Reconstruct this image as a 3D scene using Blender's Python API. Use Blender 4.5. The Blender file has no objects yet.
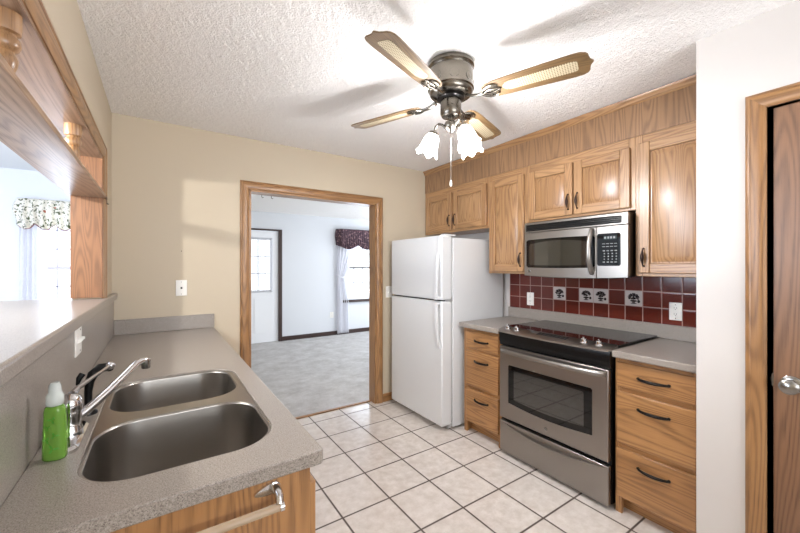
import bpy, bmesh, math, random
from mathutils import Vector, Matrix
random.seed(7)
SC = bpy.context.scene
COL = SC.collection
PI = math.pi

# ------------------------------------------------------------ camera
cam_d = bpy.data.cameras.new('camera')
cam_d.lens = 16.0
cam_d.sensor_width = 36.0
cam_d.clip_start = 0.02
cam = bpy.data.objects.new('camera', cam_d)
cam.location = (0, 0, 1.387)
cam.rotation_euler = (PI / 2, 0, -math.radians(34.1))
COL.objects.link(cam)
SC.camera = cam

# ------------------------------------------------------------ view + world
SC.view_settings.view_transform = 'Standard'
SC.view_settings.look = 'None'
SC.view_settings.gamma = 1.0
SC.view_settings.use_curve_mapping = False
SC.view_settings.exposure = 0.16
SC.cycles.use_denoising = True
SC.cycles.max_bounces = 10
SC.cycles.diffuse_bounces = 6
SC.cycles.glossy_bounces = 5
SC.cycles.transparent_max_bounces = 12
SC.cycles.sample_clamp_indirect = 8.0

world = bpy.data.worlds.new('sky')
SC.world = world
world.use_nodes = True
wn = world.node_tree
wn.nodes.clear()
w_out = wn.nodes.new('ShaderNodeOutputWorld')
w_bg = wn.nodes.new('ShaderNodeBackground')
w_bg.inputs['Color'].default_value = (0.86, 0.93, 1.0, 1)
w_bg.inputs['Strength'].default_value = 2.0
wn.links.new(w_bg.outputs[0], w_out.inputs[0])


def area(name, loc, size, aim, power, col=(1, 1, 1), spread=PI):
    d = bpy.data.lights.new(name, 'AREA')
    d.shape = 'RECTANGLE'
    d.size, d.size_y = size
    d.energy = power
    d.color = col
    d.spread = spread
    o = bpy.data.objects.new(name, d)
    o.location = loc
    o.rotation_euler = Vector(aim).to_track_quat('-Z', 'Y').to_euler()
    COL.objects.link(o)
    return o


def bulb(name, loc, power, col, r):
    d = bpy.data.lights.new(name, 'POINT')
    d.energy = power
    d.color = col
    d.shadow_soft_size = r
    o = bpy.data.objects.new(name, d)
    o.location = loc
    COL.objects.link(o)
    return o


DAY = (0.72, 0.83, 1.0)
# added fills in unseen openings first, then daylight at the two windows in view
area('fill_behind_viewer', (0.9, -2.28, 1.55), (2.2, 1.5), (0, 1, 1.2), 86, (0.93, 0.96, 1.0))  # added fill behind the viewer, tilted up to brighten the ceiling
area('fill_dining_side', (-3.55, 1.6, 1.35), (3.0, 1.9), (1, 0, 0.25), 185, DAY)  # added fill on the unseen dining wall, brightens that room and the pass-through
area('fill_living_side', (5.15, 4.9, 1.4), (2.4, 1.6), (-1, 0, 0.15), 84, (0.88, 0.94, 1.0))  # added fill on an unseen living room wall
area('daylight_living_front', (3.6, 6.78, 1.35), (0.76, 1.15), (0, -1, 0), 16, DAY)
area('daylight_dining_front', (-0.72, 5.6, 1.4), (0.85, 1.3), (0, -1, 0), 40, DAY)


# ------------------------------------------------------------ colour + nodes
def lin(c):
    c = c / 255.0
    return c / 12.92 if c <= 0.04045 else ((c + 0.055) / 1.055) ** 2.4


def rgb(r, g, b):
    return (lin(r), lin(g), lin(b), 1.0)


class NT:
    def __init__(s, name):
        s.m = bpy.data.materials.new(name)
        s.m.use_nodes = True
        s.t = s.m.node_tree
        s.b = s.t.nodes['Principled BSDF']

    def n(s, kind, **kw):
        x = s.t.nodes.new(kind)
        for k, v in kw.items():
            setattr(x, k, v)
        return x

    def l(s, a, b):
        s.t.links.new(a, b)

    def val(s, node, **kw):
        for k, v in kw.items():
            node.inputs[k].default_value = v
        return node

    def math(s, op, a, b=None, c=None):
        x = s.n('ShaderNodeMath', operation=op)
        for i, v in enumerate((a, b, c)):
            if v is None:
                continue
            if isinstance(v, (int, float)):
                x.inputs[i].default_value = v
            else:
                s.l(v, x.inputs[i])
        return x.outputs[0]

    def ramp(s, fac, stops, interp='LINEAR'):
        r = s.n('ShaderNodeValToRGB')
        r.color_ramp.interpolation = interp
        el = r.color_ramp.elements
        while len(el) < len(stops):
            el.new(0.5)
        for e, (p, c) in zip(el, stops):
            e.position = p
            e.color = c
        s.l(fac, r.inputs[0])
        return r.outputs[0]

    def mix(s, fac, a, b, mode='MIX'):
        x = s.n('ShaderNodeMix', data_type='RGBA', blend_type=mode)
        for i, v in ((0, fac), (6, a), (7, b)):
            if isinstance(v, (int, float)):
                x.inputs[i].default_value = v
            elif isinstance(v, tuple):
                x.inputs[i].default_value = v
            else:
                s.l(v, x.inputs[i])
        return x.outputs[2]

    def bump(s, h, strength, dist=0.01):
        x = s.n('ShaderNodeBump')
        x.inputs['Strength'].default_value = strength
        x.inputs['Distance'].default_value = dist
        s.l(h, x.inputs['Height'])
        s.l(x.outputs[0], s.b.inputs['Normal'])


def plain(name, col, rough=0.5, metal=0.0, coat=0.0, spec=0.5, trans=0.0, ior=1.5, noise=0.03):
    s = NT(name)
    s.val(s.b, Roughness=rough, Metallic=metal, IOR=ior)
    s.b.inputs['Coat Weight'].default_value = coat
    s.b.inputs['Coat Roughness'].default_value = 0.08
    s.b.inputs['Specular IOR Level'].default_value = spec
    s.b.inputs['Transmission Weight'].default_value = trans
    tc = s.n('ShaderNodeTexCoord')
    nz = s.val(s.n('ShaderNodeTexNoise'), Scale=14.0, Detail=3.0)
    s.l(tc.outputs['Object'], nz.inputs['Vector'])
    d = tuple(max(0, c * (1 - noise * 2)) for c in col[:3]) + (1,)
    s.l(s.mix(nz.outputs[0], d, col), s.b.inputs['Base Color'])
    return s.m


def oak(name, light, mid, dark, axis, rough=0.4, coat=0.3, scale=1.0, contrast=1.0, coat_rough=0.3):
    """open-grained oak: contour rings of a stretched noise plus fine pores along one axis"""
    s = NT(name)
    tc = s.n('ShaderNodeTexCoord')
    oi = s.n('ShaderNodeObjectInfo')
    off = s.n('ShaderNodeVectorMath', operation='SCALE')
    off.inputs[0].default_value = (7.3, 3.1, 5.7)
    s.l(oi.outputs['Random'], off.inputs['Scale'])
    add = s.n('ShaderNodeVectorMath', operation='ADD')
    s.l(tc.outputs['Object'], add.inputs[0])
    s.l(off.outputs[0], add.inputs[1])

    def stretched(k, along):
        mp = s.n('ShaderNodeMapping')
        sc = [k, k, k]
        sc['XYZ'.index(axis)] = along
        mp.inputs['Scale'].default_value = sc
        s.l(add.outputs[0], mp.inputs['Vector'])
        return mp.outputs[0]
    n1 = s.val(s.n('ShaderNodeTexNoise'), Scale=1.0, Detail=1.5, Roughness=0.4)
    s.l(stretched(8.5 * scale, 0.62 * scale), n1.inputs['Vector'])
    rings = s.math('SINE', s.math('MULTIPLY', n1.outputs[0], 120.0))
    rings = s.math('MULTIPLY_ADD', rings, 0.5, 0.5)
    rings = s.math('POWER', rings, 1.8)
    n2 = s.val(s.n('ShaderNodeTexNoise'), Scale=1.0, Detail=3.0, Roughness=0.6)
    s.l(stretched(260.0, 8.0), n2.inputs['Vector'])
    pores = s.ramp(n2.outputs[0], [(0.50, (0, 0, 0, 1)), (0.72, (1, 1, 1, 1))])
    n3 = s.val(s.n('ShaderNodeTexNoise'), Scale=1.0, Detail=2.0)
    s.l(stretched(3.0, 0.5), n3.inputs['Vector'])
    base = s.mix(s.ramp(n3.outputs[0], [(0.3, (0, 0, 0, 1)), (0.7, (1, 1, 1, 1))]), mid, light)
    a = s.math('MULTIPLY', rings, 0.42 * contrast)
    c1 = s.mix(a, base, dark)
    p = s.math('MULTIPLY', pores, s.math('MULTIPLY_ADD', rings, 0.45, 0.25))
    c2 = s.mix(s.math('MULTIPLY', p, contrast), c1, dark)
    s.l(c2, s.b.inputs['Base Color'])
    s.val(s.b, Roughness=rough)
    s.b.inputs['Coat Weight'].default_value = coat
    s.b.inputs['Coat Roughness'].default_value = coat_rough
    s.bump(s.math('MULTIPLY', p, -1.0), 0.12, 0.002)
    return s.m


def oak_set(name, light, mid, dark, **kw):
    return {a: oak(name + '_grain_' + a.lower(), light, mid, dark, a, **kw) for a in 'XYZ'}


OAK = oak_set('honey_oak', rgb(178, 138, 96), rgb(162, 120, 78), rgb(92, 60, 34), coat=0.6, coat_rough=0.26)
BASEOAK = oak_set('amber_oak', rgb(176, 130, 82), rgb(158, 112, 66), rgb(90, 56, 28))
TRIM = oak_set('trim_oak', rgb(168, 126, 82), rgb(149, 106, 63), rgb(94, 62, 33), contrast=1.1)
DOOROAK = oak_set('door_oak', rgb(140, 103, 75), rgb(120, 85, 60), rgb(76, 51, 36), rough=0.42, coat=0.15)
SHELFOAK = oak_set('shelf_oak', rgb(168, 138, 112), rgb(150, 120, 96), rgb(92, 66, 46), rough=0.42, coat=0.0)
JAMBOAK = oak_set('jamb_oak', rgb(146, 102, 68), rgb(128, 86, 54), rgb(82, 52, 30), rough=0.5, coat=0.1, scale=1.4)
SOFFITOAK = oak_set('soffit_oak', rgb(158, 122, 88), rgb(143, 108, 75), rgb(82, 57, 37))


def wall_paint(name, col):
    s = NT(name)
    tc = s.n('ShaderNodeTexCoord')
    nz = s.val(s.n('ShaderNodeTexNoise'), Scale=160.0, Detail=3.0)
    s.l(tc.outputs['Object'], nz.inputs['Vector'])
    s.b.inputs['Base Color'].default_value = col
    s.val(s.b, Roughness=0.6)
    s.bump(nz.outputs[0], 0.08, 0.003)
    return s.m


PAINT_TAN = wall_paint('tan_wall_paint', rgb(198, 185, 163))
PAINT_WHITE = wall_paint('off_white_wall_paint', rgb(206, 201, 197))
PAINT_GREY = wall_paint('pale_grey_wall_paint', rgb(214, 217, 222))


def popcorn():
    s = NT('popcorn_ceiling')
    tc = s.n('ShaderNodeTexCoord')
    n1 = s.val(s.n('ShaderNodeTexNoise'), Scale=120.0, Detail=3.0, Roughness=0.65)
    s.l(tc.outputs['Object'], n1.inputs['Vector'])
    h = s.ramp(n1.outputs[0], [(0.36, (0, 0, 0, 1)), (0.66, (1, 1, 1, 1))])
    s.b.inputs['Base Color'].default_value = rgb(251, 249, 247)
    s.val(s.b, Roughness=0.9)
    s.bump(h, 0.6, 0.008)
    return s.m


POPCORN = popcorn()


def floor_tile():
    s = NT('white_floor_tile')
    tc = s.n('ShaderNodeTexCoord')
    sep = s.n('ShaderNodeSeparateXYZ')
    s.l(tc.outputs['Object'], sep.inputs[0])

    def edge(out, origin, pitch):
        f = s.math('FRACT', s.math('DIVIDE', s.math('SUBTRACT', out, origin), pitch))
        f = s.math('ABSOLUTE', s.math('SUBTRACT', f, 0.5))        # 0.5 on the joint
        return s.math('MULTIPLY', s.math('SUBTRACT', 0.5, f), pitch)
    d = s.math('MINIMUM', edge(sep.outputs[0], 1.143, 0.305), edge(sep.outputs[1], 1.49, 0.3105))
    g = s.ramp(d, [(0.0038, (1, 1, 1, 1)), (0.0048, (0, 0, 0, 1))])
    n1 = s.val(s.n('ShaderNodeTexNoise'), Scale=16.0, Detail=5.0, Roughness=0.6)
    s.l(tc.outputs['Object'], n1.inputs['Vector'])
    n2 = s.val(s.n('ShaderNodeTexNoise'), Scale=90.0, Detail=2.0)
    s.l(tc.outputs['Object'], n2.inputs['Vector'])
    c = s.mix(s.ramp(n1.outputs[0], [(0.35, (0, 0, 0, 1)), (0.65, (1, 1, 1, 1))]), rgb(206, 197, 189), rgb(222, 215, 209))
    c = s.mix(s.math('MULTIPLY', s.ramp(n2.outputs[0], [(0.55, (0, 0, 0, 1)), (0.75, (1, 1, 1, 1))]), 0.35), c, rgb(196, 184, 172))
    s.l(s.mix(g, c, rgb(74, 60, 51)), s.b.inputs['Base Color'])
    s.l(s.math('MULTIPLY_ADD', g, 0.5, 0.2), s.b.inputs['Roughness'])
    s.bump(s.math('SUBTRACT', 1.0, g), 0.35, 0.002)
    return s.m


def red_tile():
    s = NT('red_glazed_tile')
    tc = s.n('ShaderNodeTexCoord')
    sep = s.n('ShaderNodeSeparateXYZ')
    s.l(tc.outputs['Object'], sep.inputs[0])

    def parts(out, origin, pitch):
        q = s.math('DIVIDE', s.math('SUBTRACT', out, origin), pitch)
        f = s.math('ABSOLUTE', s.math('SUBTRACT', s.math('FRACT', q), 0.5))
        return s.math('MULTIPLY', s.math('SUBTRACT', 0.5, f), pitch), s.math('FLOOR', q)
    dy, iy = parts(sep.outputs[1], 2.08, 0.111)
    dz, iz = parts(sep.outputs[2], 1.113, 0.106)
    d = s.math('MINIMUM', dy, dz)
    g = s.ramp(d, [(0.0014, (1, 1, 1, 1)), (0.0026, (0, 0, 0, 1))])
    cmb = s.n('ShaderNodeCombineXYZ')
    s.l(iy, cmb.inputs[0])
    s.l(iz, cmb.inputs[1])
    wn_ = s.n('ShaderNodeTexWhiteNoise')
    s.l(cmb.outputs[0], wn_.inputs['Vector'])
    c = s.mix(wn_.outputs['Value'], rgb(84, 29, 22), rgb(102, 38, 29))
    s.l(s.mix(g, c, rgb(186, 150, 138)), s.b.inputs['Base Color'])
    s.l(s.math('MULTIPLY_ADD', g, 0.5, 0.12), s.b.inputs['Roughness'])
    s.bump(s.ramp(d, [(0.001, (0, 0, 0, 1)), (0.006, (1, 1, 1, 1))]), 0.3, 0.002)
    return s.m


def laminate():
    s = NT('speckled_laminate')
    tc = s.n('ShaderNodeTexCoord')
    n1 = s.val(s.n('ShaderNodeTexNoise'), Scale=330.0, Detail=2.0, Roughness=0.7)
    s.l(tc.outputs['Object'], n1.inputs['Vector'])
    n2 = s.val(s.n('ShaderNodeTexNoise'), Scale=420.0, Detail=1.0)
    mp = s.n('ShaderNodeMapping')
    mp.inputs['Location'].default_value = (3, 5, 7)
    s.l(tc.outputs['Object'], mp.inputs['Vector'])
    s.l(mp.outputs[0], n2.inputs['Vector'])
    c = s.mix(s.ramp(n1.outputs[0], [(0.38, (0, 0, 0, 1)), (0.62, (1, 1, 1, 1))]), rgb(132, 123, 115), rgb(164, 156, 148))
    c = s.mix(s.ramp(n2.outputs[0], [(0.60, (0, 0, 0, 1)), (0.68, (1, 1, 1, 1))]), c, rgb(98, 88, 82))
    s.l(c, s.b.inputs['Base Color'])
    s.val(s.b, Roughness=0.28)
    return s.m


def carpet_mat():
    s = NT('grey_carpet')
    tc = s.n('ShaderNodeTexCoord')
    n1 = s.val(s.n('ShaderNodeTexNoise'), Scale=5.0, Detail=8.0, Roughness=0.75)
    s.l(tc.outputs['Object'], n1.inputs['Vector'])
    n2 = s.val(s.n('ShaderNodeTexNoise'), Scale=160.0, Detail=2.0)
    s.l(tc.outputs['Object'], n2.inputs['Vector'])
    c = s.mix(s.ramp(n1.outputs[0], [(0.35, (0, 0, 0, 1)), (0.65, (1, 1, 1, 1))]), rgb(186, 183, 181), rgb(222, 221, 221))
    c = s.mix(s.math('MULTIPLY', n2.outputs[0], 0.5), c, rgb(120, 116, 114))
    s.l(c, s.b.inputs['Base Color'])
    s.val(s.b, Roughness=0.95)
    s.bump(n2.outputs[0], 0.8, 0.01)
    return s.m


def brushed(name, col, rough=0.27, axis='Y'):
    s = NT(name)
    tc = s.n('ShaderNodeTexCoord')
    mp = s.n('ShaderNodeMapping')
    sc = [24, 24, 24]
    sc['XYZ'.index(axis)] = 1
    mp.inputs['Scale'].default_value = sc
    s.l(tc.outputs['Object'], mp.inputs['Vector'])
    n1 = s.val(s.n('ShaderNodeTexNoise'), Scale=1.0, Detail=2.0)
    s.l(mp.outputs[0], n1.inputs['Vector'])
    s.b.inputs['Base Color'].default_value = col
    s.val(s.b, Metallic=1.0)
    s.l(s.math('MULTIPLY_ADD', n1.outputs[0], 0.02, rough - 0.01), s.b.inputs['Roughness'])
    return s.m


def fabric(name, base, spots, scale, trans=0.0):
    s = NT(name)
    tc = s.n('ShaderNodeTexCoord')
    c = base
    for k, (col, sc, thr) in enumerate(spots):
        v = s.val(s.n('ShaderNodeTexNoise'), Scale=sc * scale, Detail=2.5, Roughness=0.6)
        mp = s.n('ShaderNodeMapping')
        mp.inputs['Location'].default_value = (k * 3.7, k * 1.3, k * 2.1)
        s.l(tc.outputs['Object'], mp.inputs['Vector'])
        s.l(mp.outputs[0], v.inputs['Vector'])
        c = s.mix(s.ramp(v.outputs[0], [(thr, (0, 0, 0, 1)), (thr + 0.03, (1, 1, 1, 1))]), c, col)
    if isinstance(c, tuple):
        s.b.inputs['Base Color'].default_value = c
    else:
        s.l(c, s.b.inputs['Base Color'])
    s.val(s.b, Roughness=0.9)
    if trans:
        tr = s.n('ShaderNodeBsdfTranslucent')
        if isinstance(c, tuple):
            tr.inputs[0].default_value = c
        else:
            s.l(c, tr.inputs[0])
        mx = s.n('ShaderNodeMixShader')
        mx.inputs[0].default_value = trans
        s.l(s.b.outputs[0], mx.inputs[1])
        s.l(tr.outputs[0], mx.inputs[2])
        s.l(mx.outputs[0], s.t.nodes['Material Output'].inputs[0])
    return s.m


def sheer_mat(name='white_sheer_fabric', clear=0.2):
    s = NT(name)
    s.b.inputs['Base Color'].default_value = rgb(244, 244, 248)
    s.val(s.b, Roughness=0.9)
    tr = s.n('ShaderNodeBsdfTranslucent')
    tr.inputs[0].default_value = rgb(246, 246, 250)
    m1 = s.n('ShaderNodeMixShader')
    m1.inputs[0].default_value = 0.5
    s.l(s.b.outputs[0], m1.inputs[1])
    s.l(tr.outputs[0], m1.inputs[2])
    tp = s.n('ShaderNodeBsdfTransparent')
    tc = s.n('ShaderNodeTexCoord')
    nz = s.val(s.n('ShaderNodeTexNoise'), Scale=30.0, Detail=2.0)
    s.l(tc.outputs['Object'], nz.inputs['Vector'])
    m2 = s.n('ShaderNodeMixShader')
    s.l(s.math('MULTIPLY_ADD', nz.outputs[0], 0.1, clear), m2.inputs[0])
    s.l(m1.outputs[0], m2.inputs[1])
    s.l(tp.outputs[0], m2.inputs[2])
    s.l(m2.outputs[0], s.t.nodes['Material Output'].inputs[0])
    return s.m


def pane_mat():
    s = NT('window_glass')
    s.t.nodes.remove(s.b)
    g = s.n('ShaderNodeBsdfGlossy')
    g.inputs['Roughness'].default_value = 0.02
    tp = s.n('ShaderNodeBsdfTransparent')
    fr = s.n('ShaderNodeFresnel')
    fr.inputs[0].default_value = 1.45
    m = s.n('ShaderNodeMixShader')
    s.l(fr.outputs[0], m.inputs[0])
    s.l(tp.outputs[0], m.inputs[1])
    s.l(g.outputs[0], m.inputs[2])
    s.l(m.outputs[0], s.t.nodes['Material Output'].inputs[0])
    return s.m


def lamp_glass(name, col, strength, clear=0.0):
    s = NT(name)
    s.b.inputs['Base Color'].default_value = rgb(245, 242, 236)
    s.val(s.b, Roughness=0.35)
    s.b.inputs['Emission Color'].default_value = col
    tc = s.n('ShaderNodeTexCoord')
    nz = s.val(s.n('ShaderNodeTexNoise'), Scale=30.0, Detail=2.0)
    s.l(tc.outputs['Object'], nz.inputs['Vector'])
    s.l(s.math('MULTIPLY_ADD', nz.outputs[0], strength * 0.2, strength * 0.9), s.b.inputs['Emission Strength'])
    if clear:                                      # frosted glass that lets part of the bulb's light straight through
        tp = s.n('ShaderNodeBsdfTransparent')
        mx = s.n('ShaderNodeMixShader')
        mx.inputs[0].default_value = clear
        s.l(s.b.outputs[0], mx.inputs[1])
        s.l(tp.outputs[0], mx.inputs[2])
        s.l(mx.outputs[0], s.t.nodes['Material Output'].inputs[0])
    return s.m


def cane_mat():
    s = NT('woven_cane')
    tc = s.n('ShaderNodeTexCoord')
    v = s.val(s.n('ShaderNodeTexVoronoi'), Scale=95.0, Randomness=0.0)
    s.l(tc.outputs['Object'], v.inputs['Vector'])
    h = s.ramp(v.outputs['Distance'], [(0.22, (1, 1, 1, 1)), (0.34, (0, 0, 0, 1))])
    s.l(s.mix(h, rgb(196, 182, 152), rgb(84, 68, 48)), s.b.inputs['Base Color'])
    s.val(s.b, Roughness=0.55)
    return s.m


TILE = floor_tile()
REDTILE = red_tile()
LAM = laminate()
CARPET = carpet_mat()
STEEL = brushed('brushed_stainless', rgb(156, 151, 146), 0.33)
SINKSTEEL = brushed('sink_stainless', rgb(162, 157, 151), 0.3, 'Z')
CHROME = plain('chrome', rgb(214, 214, 216), 0.09, 1.0, noise=0.01)
NICKEL = plain('satin_nickel', rgb(156, 154, 150), 0.25, 1.0)
PEWTER = plain('antique_pewter', rgb(122, 116, 107), 0.26, 1.0, noise=0.06)
BLACKGLASS = plain('black_glass', rgb(10, 10, 11), 0.04, 0.0, noise=0.0)
OVENGLASS = plain('smoked_oven_glass', rgb(26, 28, 26), 0.04, 0.0, noise=0.0, ior=2.1)
BLACK = plain('black_plastic', rgb(9, 9, 10), 0.3, spec=0.3)
BLACKMET = plain('black_iron', rgb(26, 23, 22), 0.35, 0.6)
BRONZE = plain('dark_bronze', rgb(62, 46, 40), 0.3, 0.7)
APPL = plain('white_appliance_enamel', rgb(212, 213, 214), 0.3, noise=0.0)
GASKET = plain('grey_gasket', rgb(176, 176, 176), 0.6)
WPLASTIC = plain('white_plastic', rgb(238, 236, 230), 0.35, noise=0.0)
WHITEPAINT = plain('white_door_paint', rgb(236, 238, 242), 0.4, noise=0.0)
DARKWOOD = plain('dark_stained_wood', rgb(64, 44, 38), 0.4, noise=0.2)
SOCKET = plain('socket_slot', rgb(52, 46, 42), 0.5)
LEGEND = plain('grey_printed_legend', rgb(128, 132, 132), 0.5)
SCREEN = plain('control_display', rgb(40, 52, 52), 0.15, noise=0.0)
TILEWHITE = plain('glazed_white_tile', rgb(200, 190, 186), 0.15)
INK = plain('dark_tile_ink', rgb(40, 34, 34), 0.2)
INKBLUE = plain('plum_tile_ink', rgb(96, 84, 82), 0.2)
SOAP = plain('green_soap', rgb(152, 206, 92), 0.12, trans=0.6, ior=1.35, noise=0.05)
SOAPDARK = plain('green_label_print', rgb(66, 140, 30), 0.3)
CLEARCAP = plain('frosted_clear_cap', rgb(226, 232, 228), 0.25, trans=0.35, ior=1.3, noise=0.0)
SHEER = sheer_mat()
SHEERTHIN = sheer_mat('thin_sheer_fabric', 0.62)
PANE = pane_mat()
CANE = cane_mat()
SHADE = lamp_glass('lit_frosted_glass', (0.98, 0.98, 1.0, 1), 14.0, 0.5)
PENDANT = lamp_glass('lit_globe_glass', (1.0, 0.98, 0.95, 1), 30.0, 0.5)
DARKFLORAL = fabric('plum_floral_fabric', rgb(70, 52, 62), [(rgb(150, 120, 122), 28, 0.57), (rgb(46, 34, 44), 40, 0.58), (rgb(120, 84, 90), 60, 0.6)], 1.0)
LIGHTFLORAL = fabric('cream_floral_fabric', rgb(240, 236, 226), [(rgb(96, 104, 74), 34, 0.56), (rgb(60, 58, 60), 60, 0.62), (rgb(170, 92, 64), 14, 0.66)], 1.0, trans=0.25)
PIPING = plain('maroon_trim', rgb(120, 60, 66), 0.7)
BLADEOAK = oak_set('fan_blade_oak', rgb(140, 114, 80), rgb(118, 92, 60), rgb(62, 45, 29), scale=1.6)
ROD = plain('clear_acrylic', rgb(224, 206, 180), 0.1, trans=0.6, ior=1.45, noise=0.0)


# ------------------------------------------------------------ mesh helpers
class MB:
    """collects shapes in world coordinates; build() links them as ONE mesh object"""
    def __init__(s):
        s.bm = bmesh.new()

    def _q(s, vs, mi):
        try:
            f = s.bm.faces.new(vs)
            f.material_index = mi
            return f
        except ValueError:
            return None

    def box(s, x0, x1, y0, y1, z0, z1, mi=0):
        return s.hexa([(x0, y0, z0), (x1, y0, z0), (x1, y1, z0), (x0, y1, z0),
                       (x0, y0, z1), (x1, y0, z1), (x1, y1, z1), (x0, y1, z1)], mi)

    def hexa(s, p, mi=0):
        v = [s.bm.verts.new(q) for q in p]
        for f in ((0, 3, 2, 1), (4, 5, 6, 7), (0, 1, 5, 4), (1, 2, 6, 5), (2, 3, 7, 6), (3, 0, 4, 7)):
            s._q([v[i] for i in f], mi)
        return s

    def loft(s, rings, caps=(True, True), closed=True, mi=0):
        R = [[s.bm.verts.new(q) for q in r] for r in rings]
        n = len(R[0])
        for a, b in zip(R, R[1:]):
            for i in range(n if closed else n - 1):
                j = (i + 1) % n
                s._q([a[i], a[j], b[j], b[i]], mi)
        if caps[0]:
            s._q(list(reversed(R[0])), mi)
        if caps[1]:
            s._q(R[-1], mi)
        return s

    def tube(s, pts, r, n=12, mi=0, caps=True, flat=1.0):
        pts = [Vector(p) for p in pts]
        rs = r if isinstance(r, (list, tuple)) else [r] * len(pts)
        rings = []
        u = None
        for i, p in enumerate(pts):
            t = (pts[min(i + 1, len(pts) - 1)] - pts[max(i - 1, 0)]).normalized()
            if u is None:
                u = t.orthogonal().normalized()
            u = (u - t * u.dot(t)).normalized()
            w = t.cross(u)
            rings.append([p + (u * math.cos(2 * PI * k / n) + w * math.sin(2 * PI * k / n) * flat) * rs[i] for k in range(n)])
        return s.loft(rings, (caps, caps), mi=mi)

    def lathe(s, prof, o, axis=(0, 0, 1), n=24, mi=0, caps=(True, True), wave=None):
        """prof: list of (radius, height along axis from o)"""
        ax = Vector(axis).normalized()
        u = ax.orthogonal().normalized() if abs(ax.z) < 0.999 else Vector((1, 0, 0))
        w = ax.cross(u)
        o = Vector(o)
        rings = []
        for i, (r, h) in enumerate(prof):
            ring = []
            for k in range(n):
                t = 2 * PI * k / n
                rr, hh = (r, h) if wave is None else wave(i, t, r, h)
                ring.append(o + ax * hh + (u * math.cos(t) + w * math.sin(t)) * max(rr, 1e-5))
            rings.append(ring)
        return s.loft(rings, caps, mi=mi)

    def prism(s, pts, vec, mi=0):
        v = Vector(vec)
        a = [Vector(p) for p in pts]
        return s.loft([a, [p + v for p in a]], mi=mi)

    def build(s, name, mats, parent=None, bevel=0.0, seg=2, smooth=40, origin=None):
        bm = s.bm
        bmesh.ops.recalc_face_normals(bm, faces=bm.faces)
        if parent is not None:
            o = WORLD[parent.name]
        elif origin is not None:
            o = Vector(origin)
        else:
            lo = [min(v.co[i] for v in bm.verts) for i in range(3)]
            hi = [max(v.co[i] for v in bm.verts) for i in range(3)]
            o = Vector(((lo[0] + hi[0]) / 2, (lo[1] + hi[1]) / 2, lo[2]))
        bmesh.ops.translate(bm, verts=bm.verts, vec=-o)
        me = bpy.data.meshes.new(name)
        bm.to_mesh(me)
        bm.free()
        for m in (mats if isinstance(mats, (list, tuple)) else [mats]):
            me.materials.append(m)
        if smooth:
            me.shade_smooth()
            me.set_sharp_from_angle(angle=math.radians(smooth))
        ob = bpy.data.objects.new(name, me)
        COL.objects.link(ob)
        WORLD[ob.name] = Vector(o)
        if parent is not None:
            ob.parent = parent
        else:
            ob.location = o
        if bevel:
            md = ob.modifiers.new('bevel', 'BEVEL')
            md.width = bevel
            md.segments = seg
            md.limit_method = 'ANGLE'
            md.angle_limit = math.radians(50)
            md.harden_normals = False
        return ob


WORLD = {}


def thing(name, label, cat, loc, group=None):
    o = bpy.data.objects.new(name, None)
    o.empty_display_size = 0.05
    o.location = loc
    COL.objects.link(o)
    WORLD[o.name] = Vector(loc)
    return tag(o, label, cat, group)


def tag(o, label, cat, group=None):
    o['label'] = label
    o['category'] = cat
    if group:
        o['group'] = group
    return o


def struct(o):
    o['kind'] = 'structure'
    return o


# ============================================================ THE SETTING
XL, XR, YB, ZC = -0.27, 2.745, 3.115, 2.44      # kitchen: left wall, right wall, back wall, ceiling
YF = -2.2                                        # wall behind the camera
PY0, PY1, PZ0, PZ1 = 0.42, 2.62, 1.162, 2.015     # pass-through opening in the left wall
DX0, DX1, DZ = 0.61, 1.822, 2.025                # doorway in the back wall
CX, CY = 2.08, 0.60                              # closet wall plane and its corner
FY = 6.7                                         # far wall of the living room
ZL = 2.375                                       # living room ceiling

ORG = (0, 0, 0)
struct(MB().box(XL - 0.13, XR + 0.1, YF - 0.1, 3.2, -0.08, 0.0).build('floor', TILE, origin=ORG))
struct(MB().box(XL - 0.13, 5.3, 3.2, FY + 0.1, -0.08, 0.004).build('floor', CARPET, origin=ORG))
struct(MB().box(-3.7, XL - 0.13, YF - 0.1, 5.6, -0.08, 0.004).build('floor', CARPET, origin=ORG))


def popcorn_grid():
    from mathutils import noise
    m = MB()
    st = 0.0082
    x0, x1, y0, y1 = XL - 0.02, XR + 0.02, YF, YB + 0.02
    nx, ny = int((x1 - x0) / st), int((y1 - 0.2) / st)
    V = []
    for j in range(ny + 1):
        row = []
        for i in range(nx + 1):
            x, y = x0 + (x1 - x0) * i / nx, 0.2 + (y1 - 0.2) * j / ny
            h = noise.noise(Vector((x * 88, y * 88, 0.3))) * 0.7 + noise.noise(Vector((x * 40, y * 40, 4.3))) * 0.3
            row.append(m.bm.verts.new((x, y, ZC - 0.0115 * max(0.0, h + 0.03))))
        V.append(row)
    for j in range(ny):
        for i in range(nx):
            m._q([V[j][i], V[j][i + 1], V[j + 1][i + 1], V[j + 1][i]], 0)
    m.box(x0, x1, y0, 0.2, ZC, ZC + 0.04)
    m.box(x0, x1, 0.2, y1, ZC + 0.001, ZC + 0.04)
    return m


struct(popcorn_grid().build('ceiling', POPCORN, origin=ORG, smooth=180))
struct(MB().box(XL - 0.13, 5.3, YB + 0.06, FY + 0.1, ZL, ZL + 0.06).build('ceiling', POPCORN, origin=ORG))
struct(MB().box(-3.7, XL - 0.13, YF - 0.1, 5.6, ZC, ZC + 0.06).build('ceiling', PAINT_GREY, origin=ORG))

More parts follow.
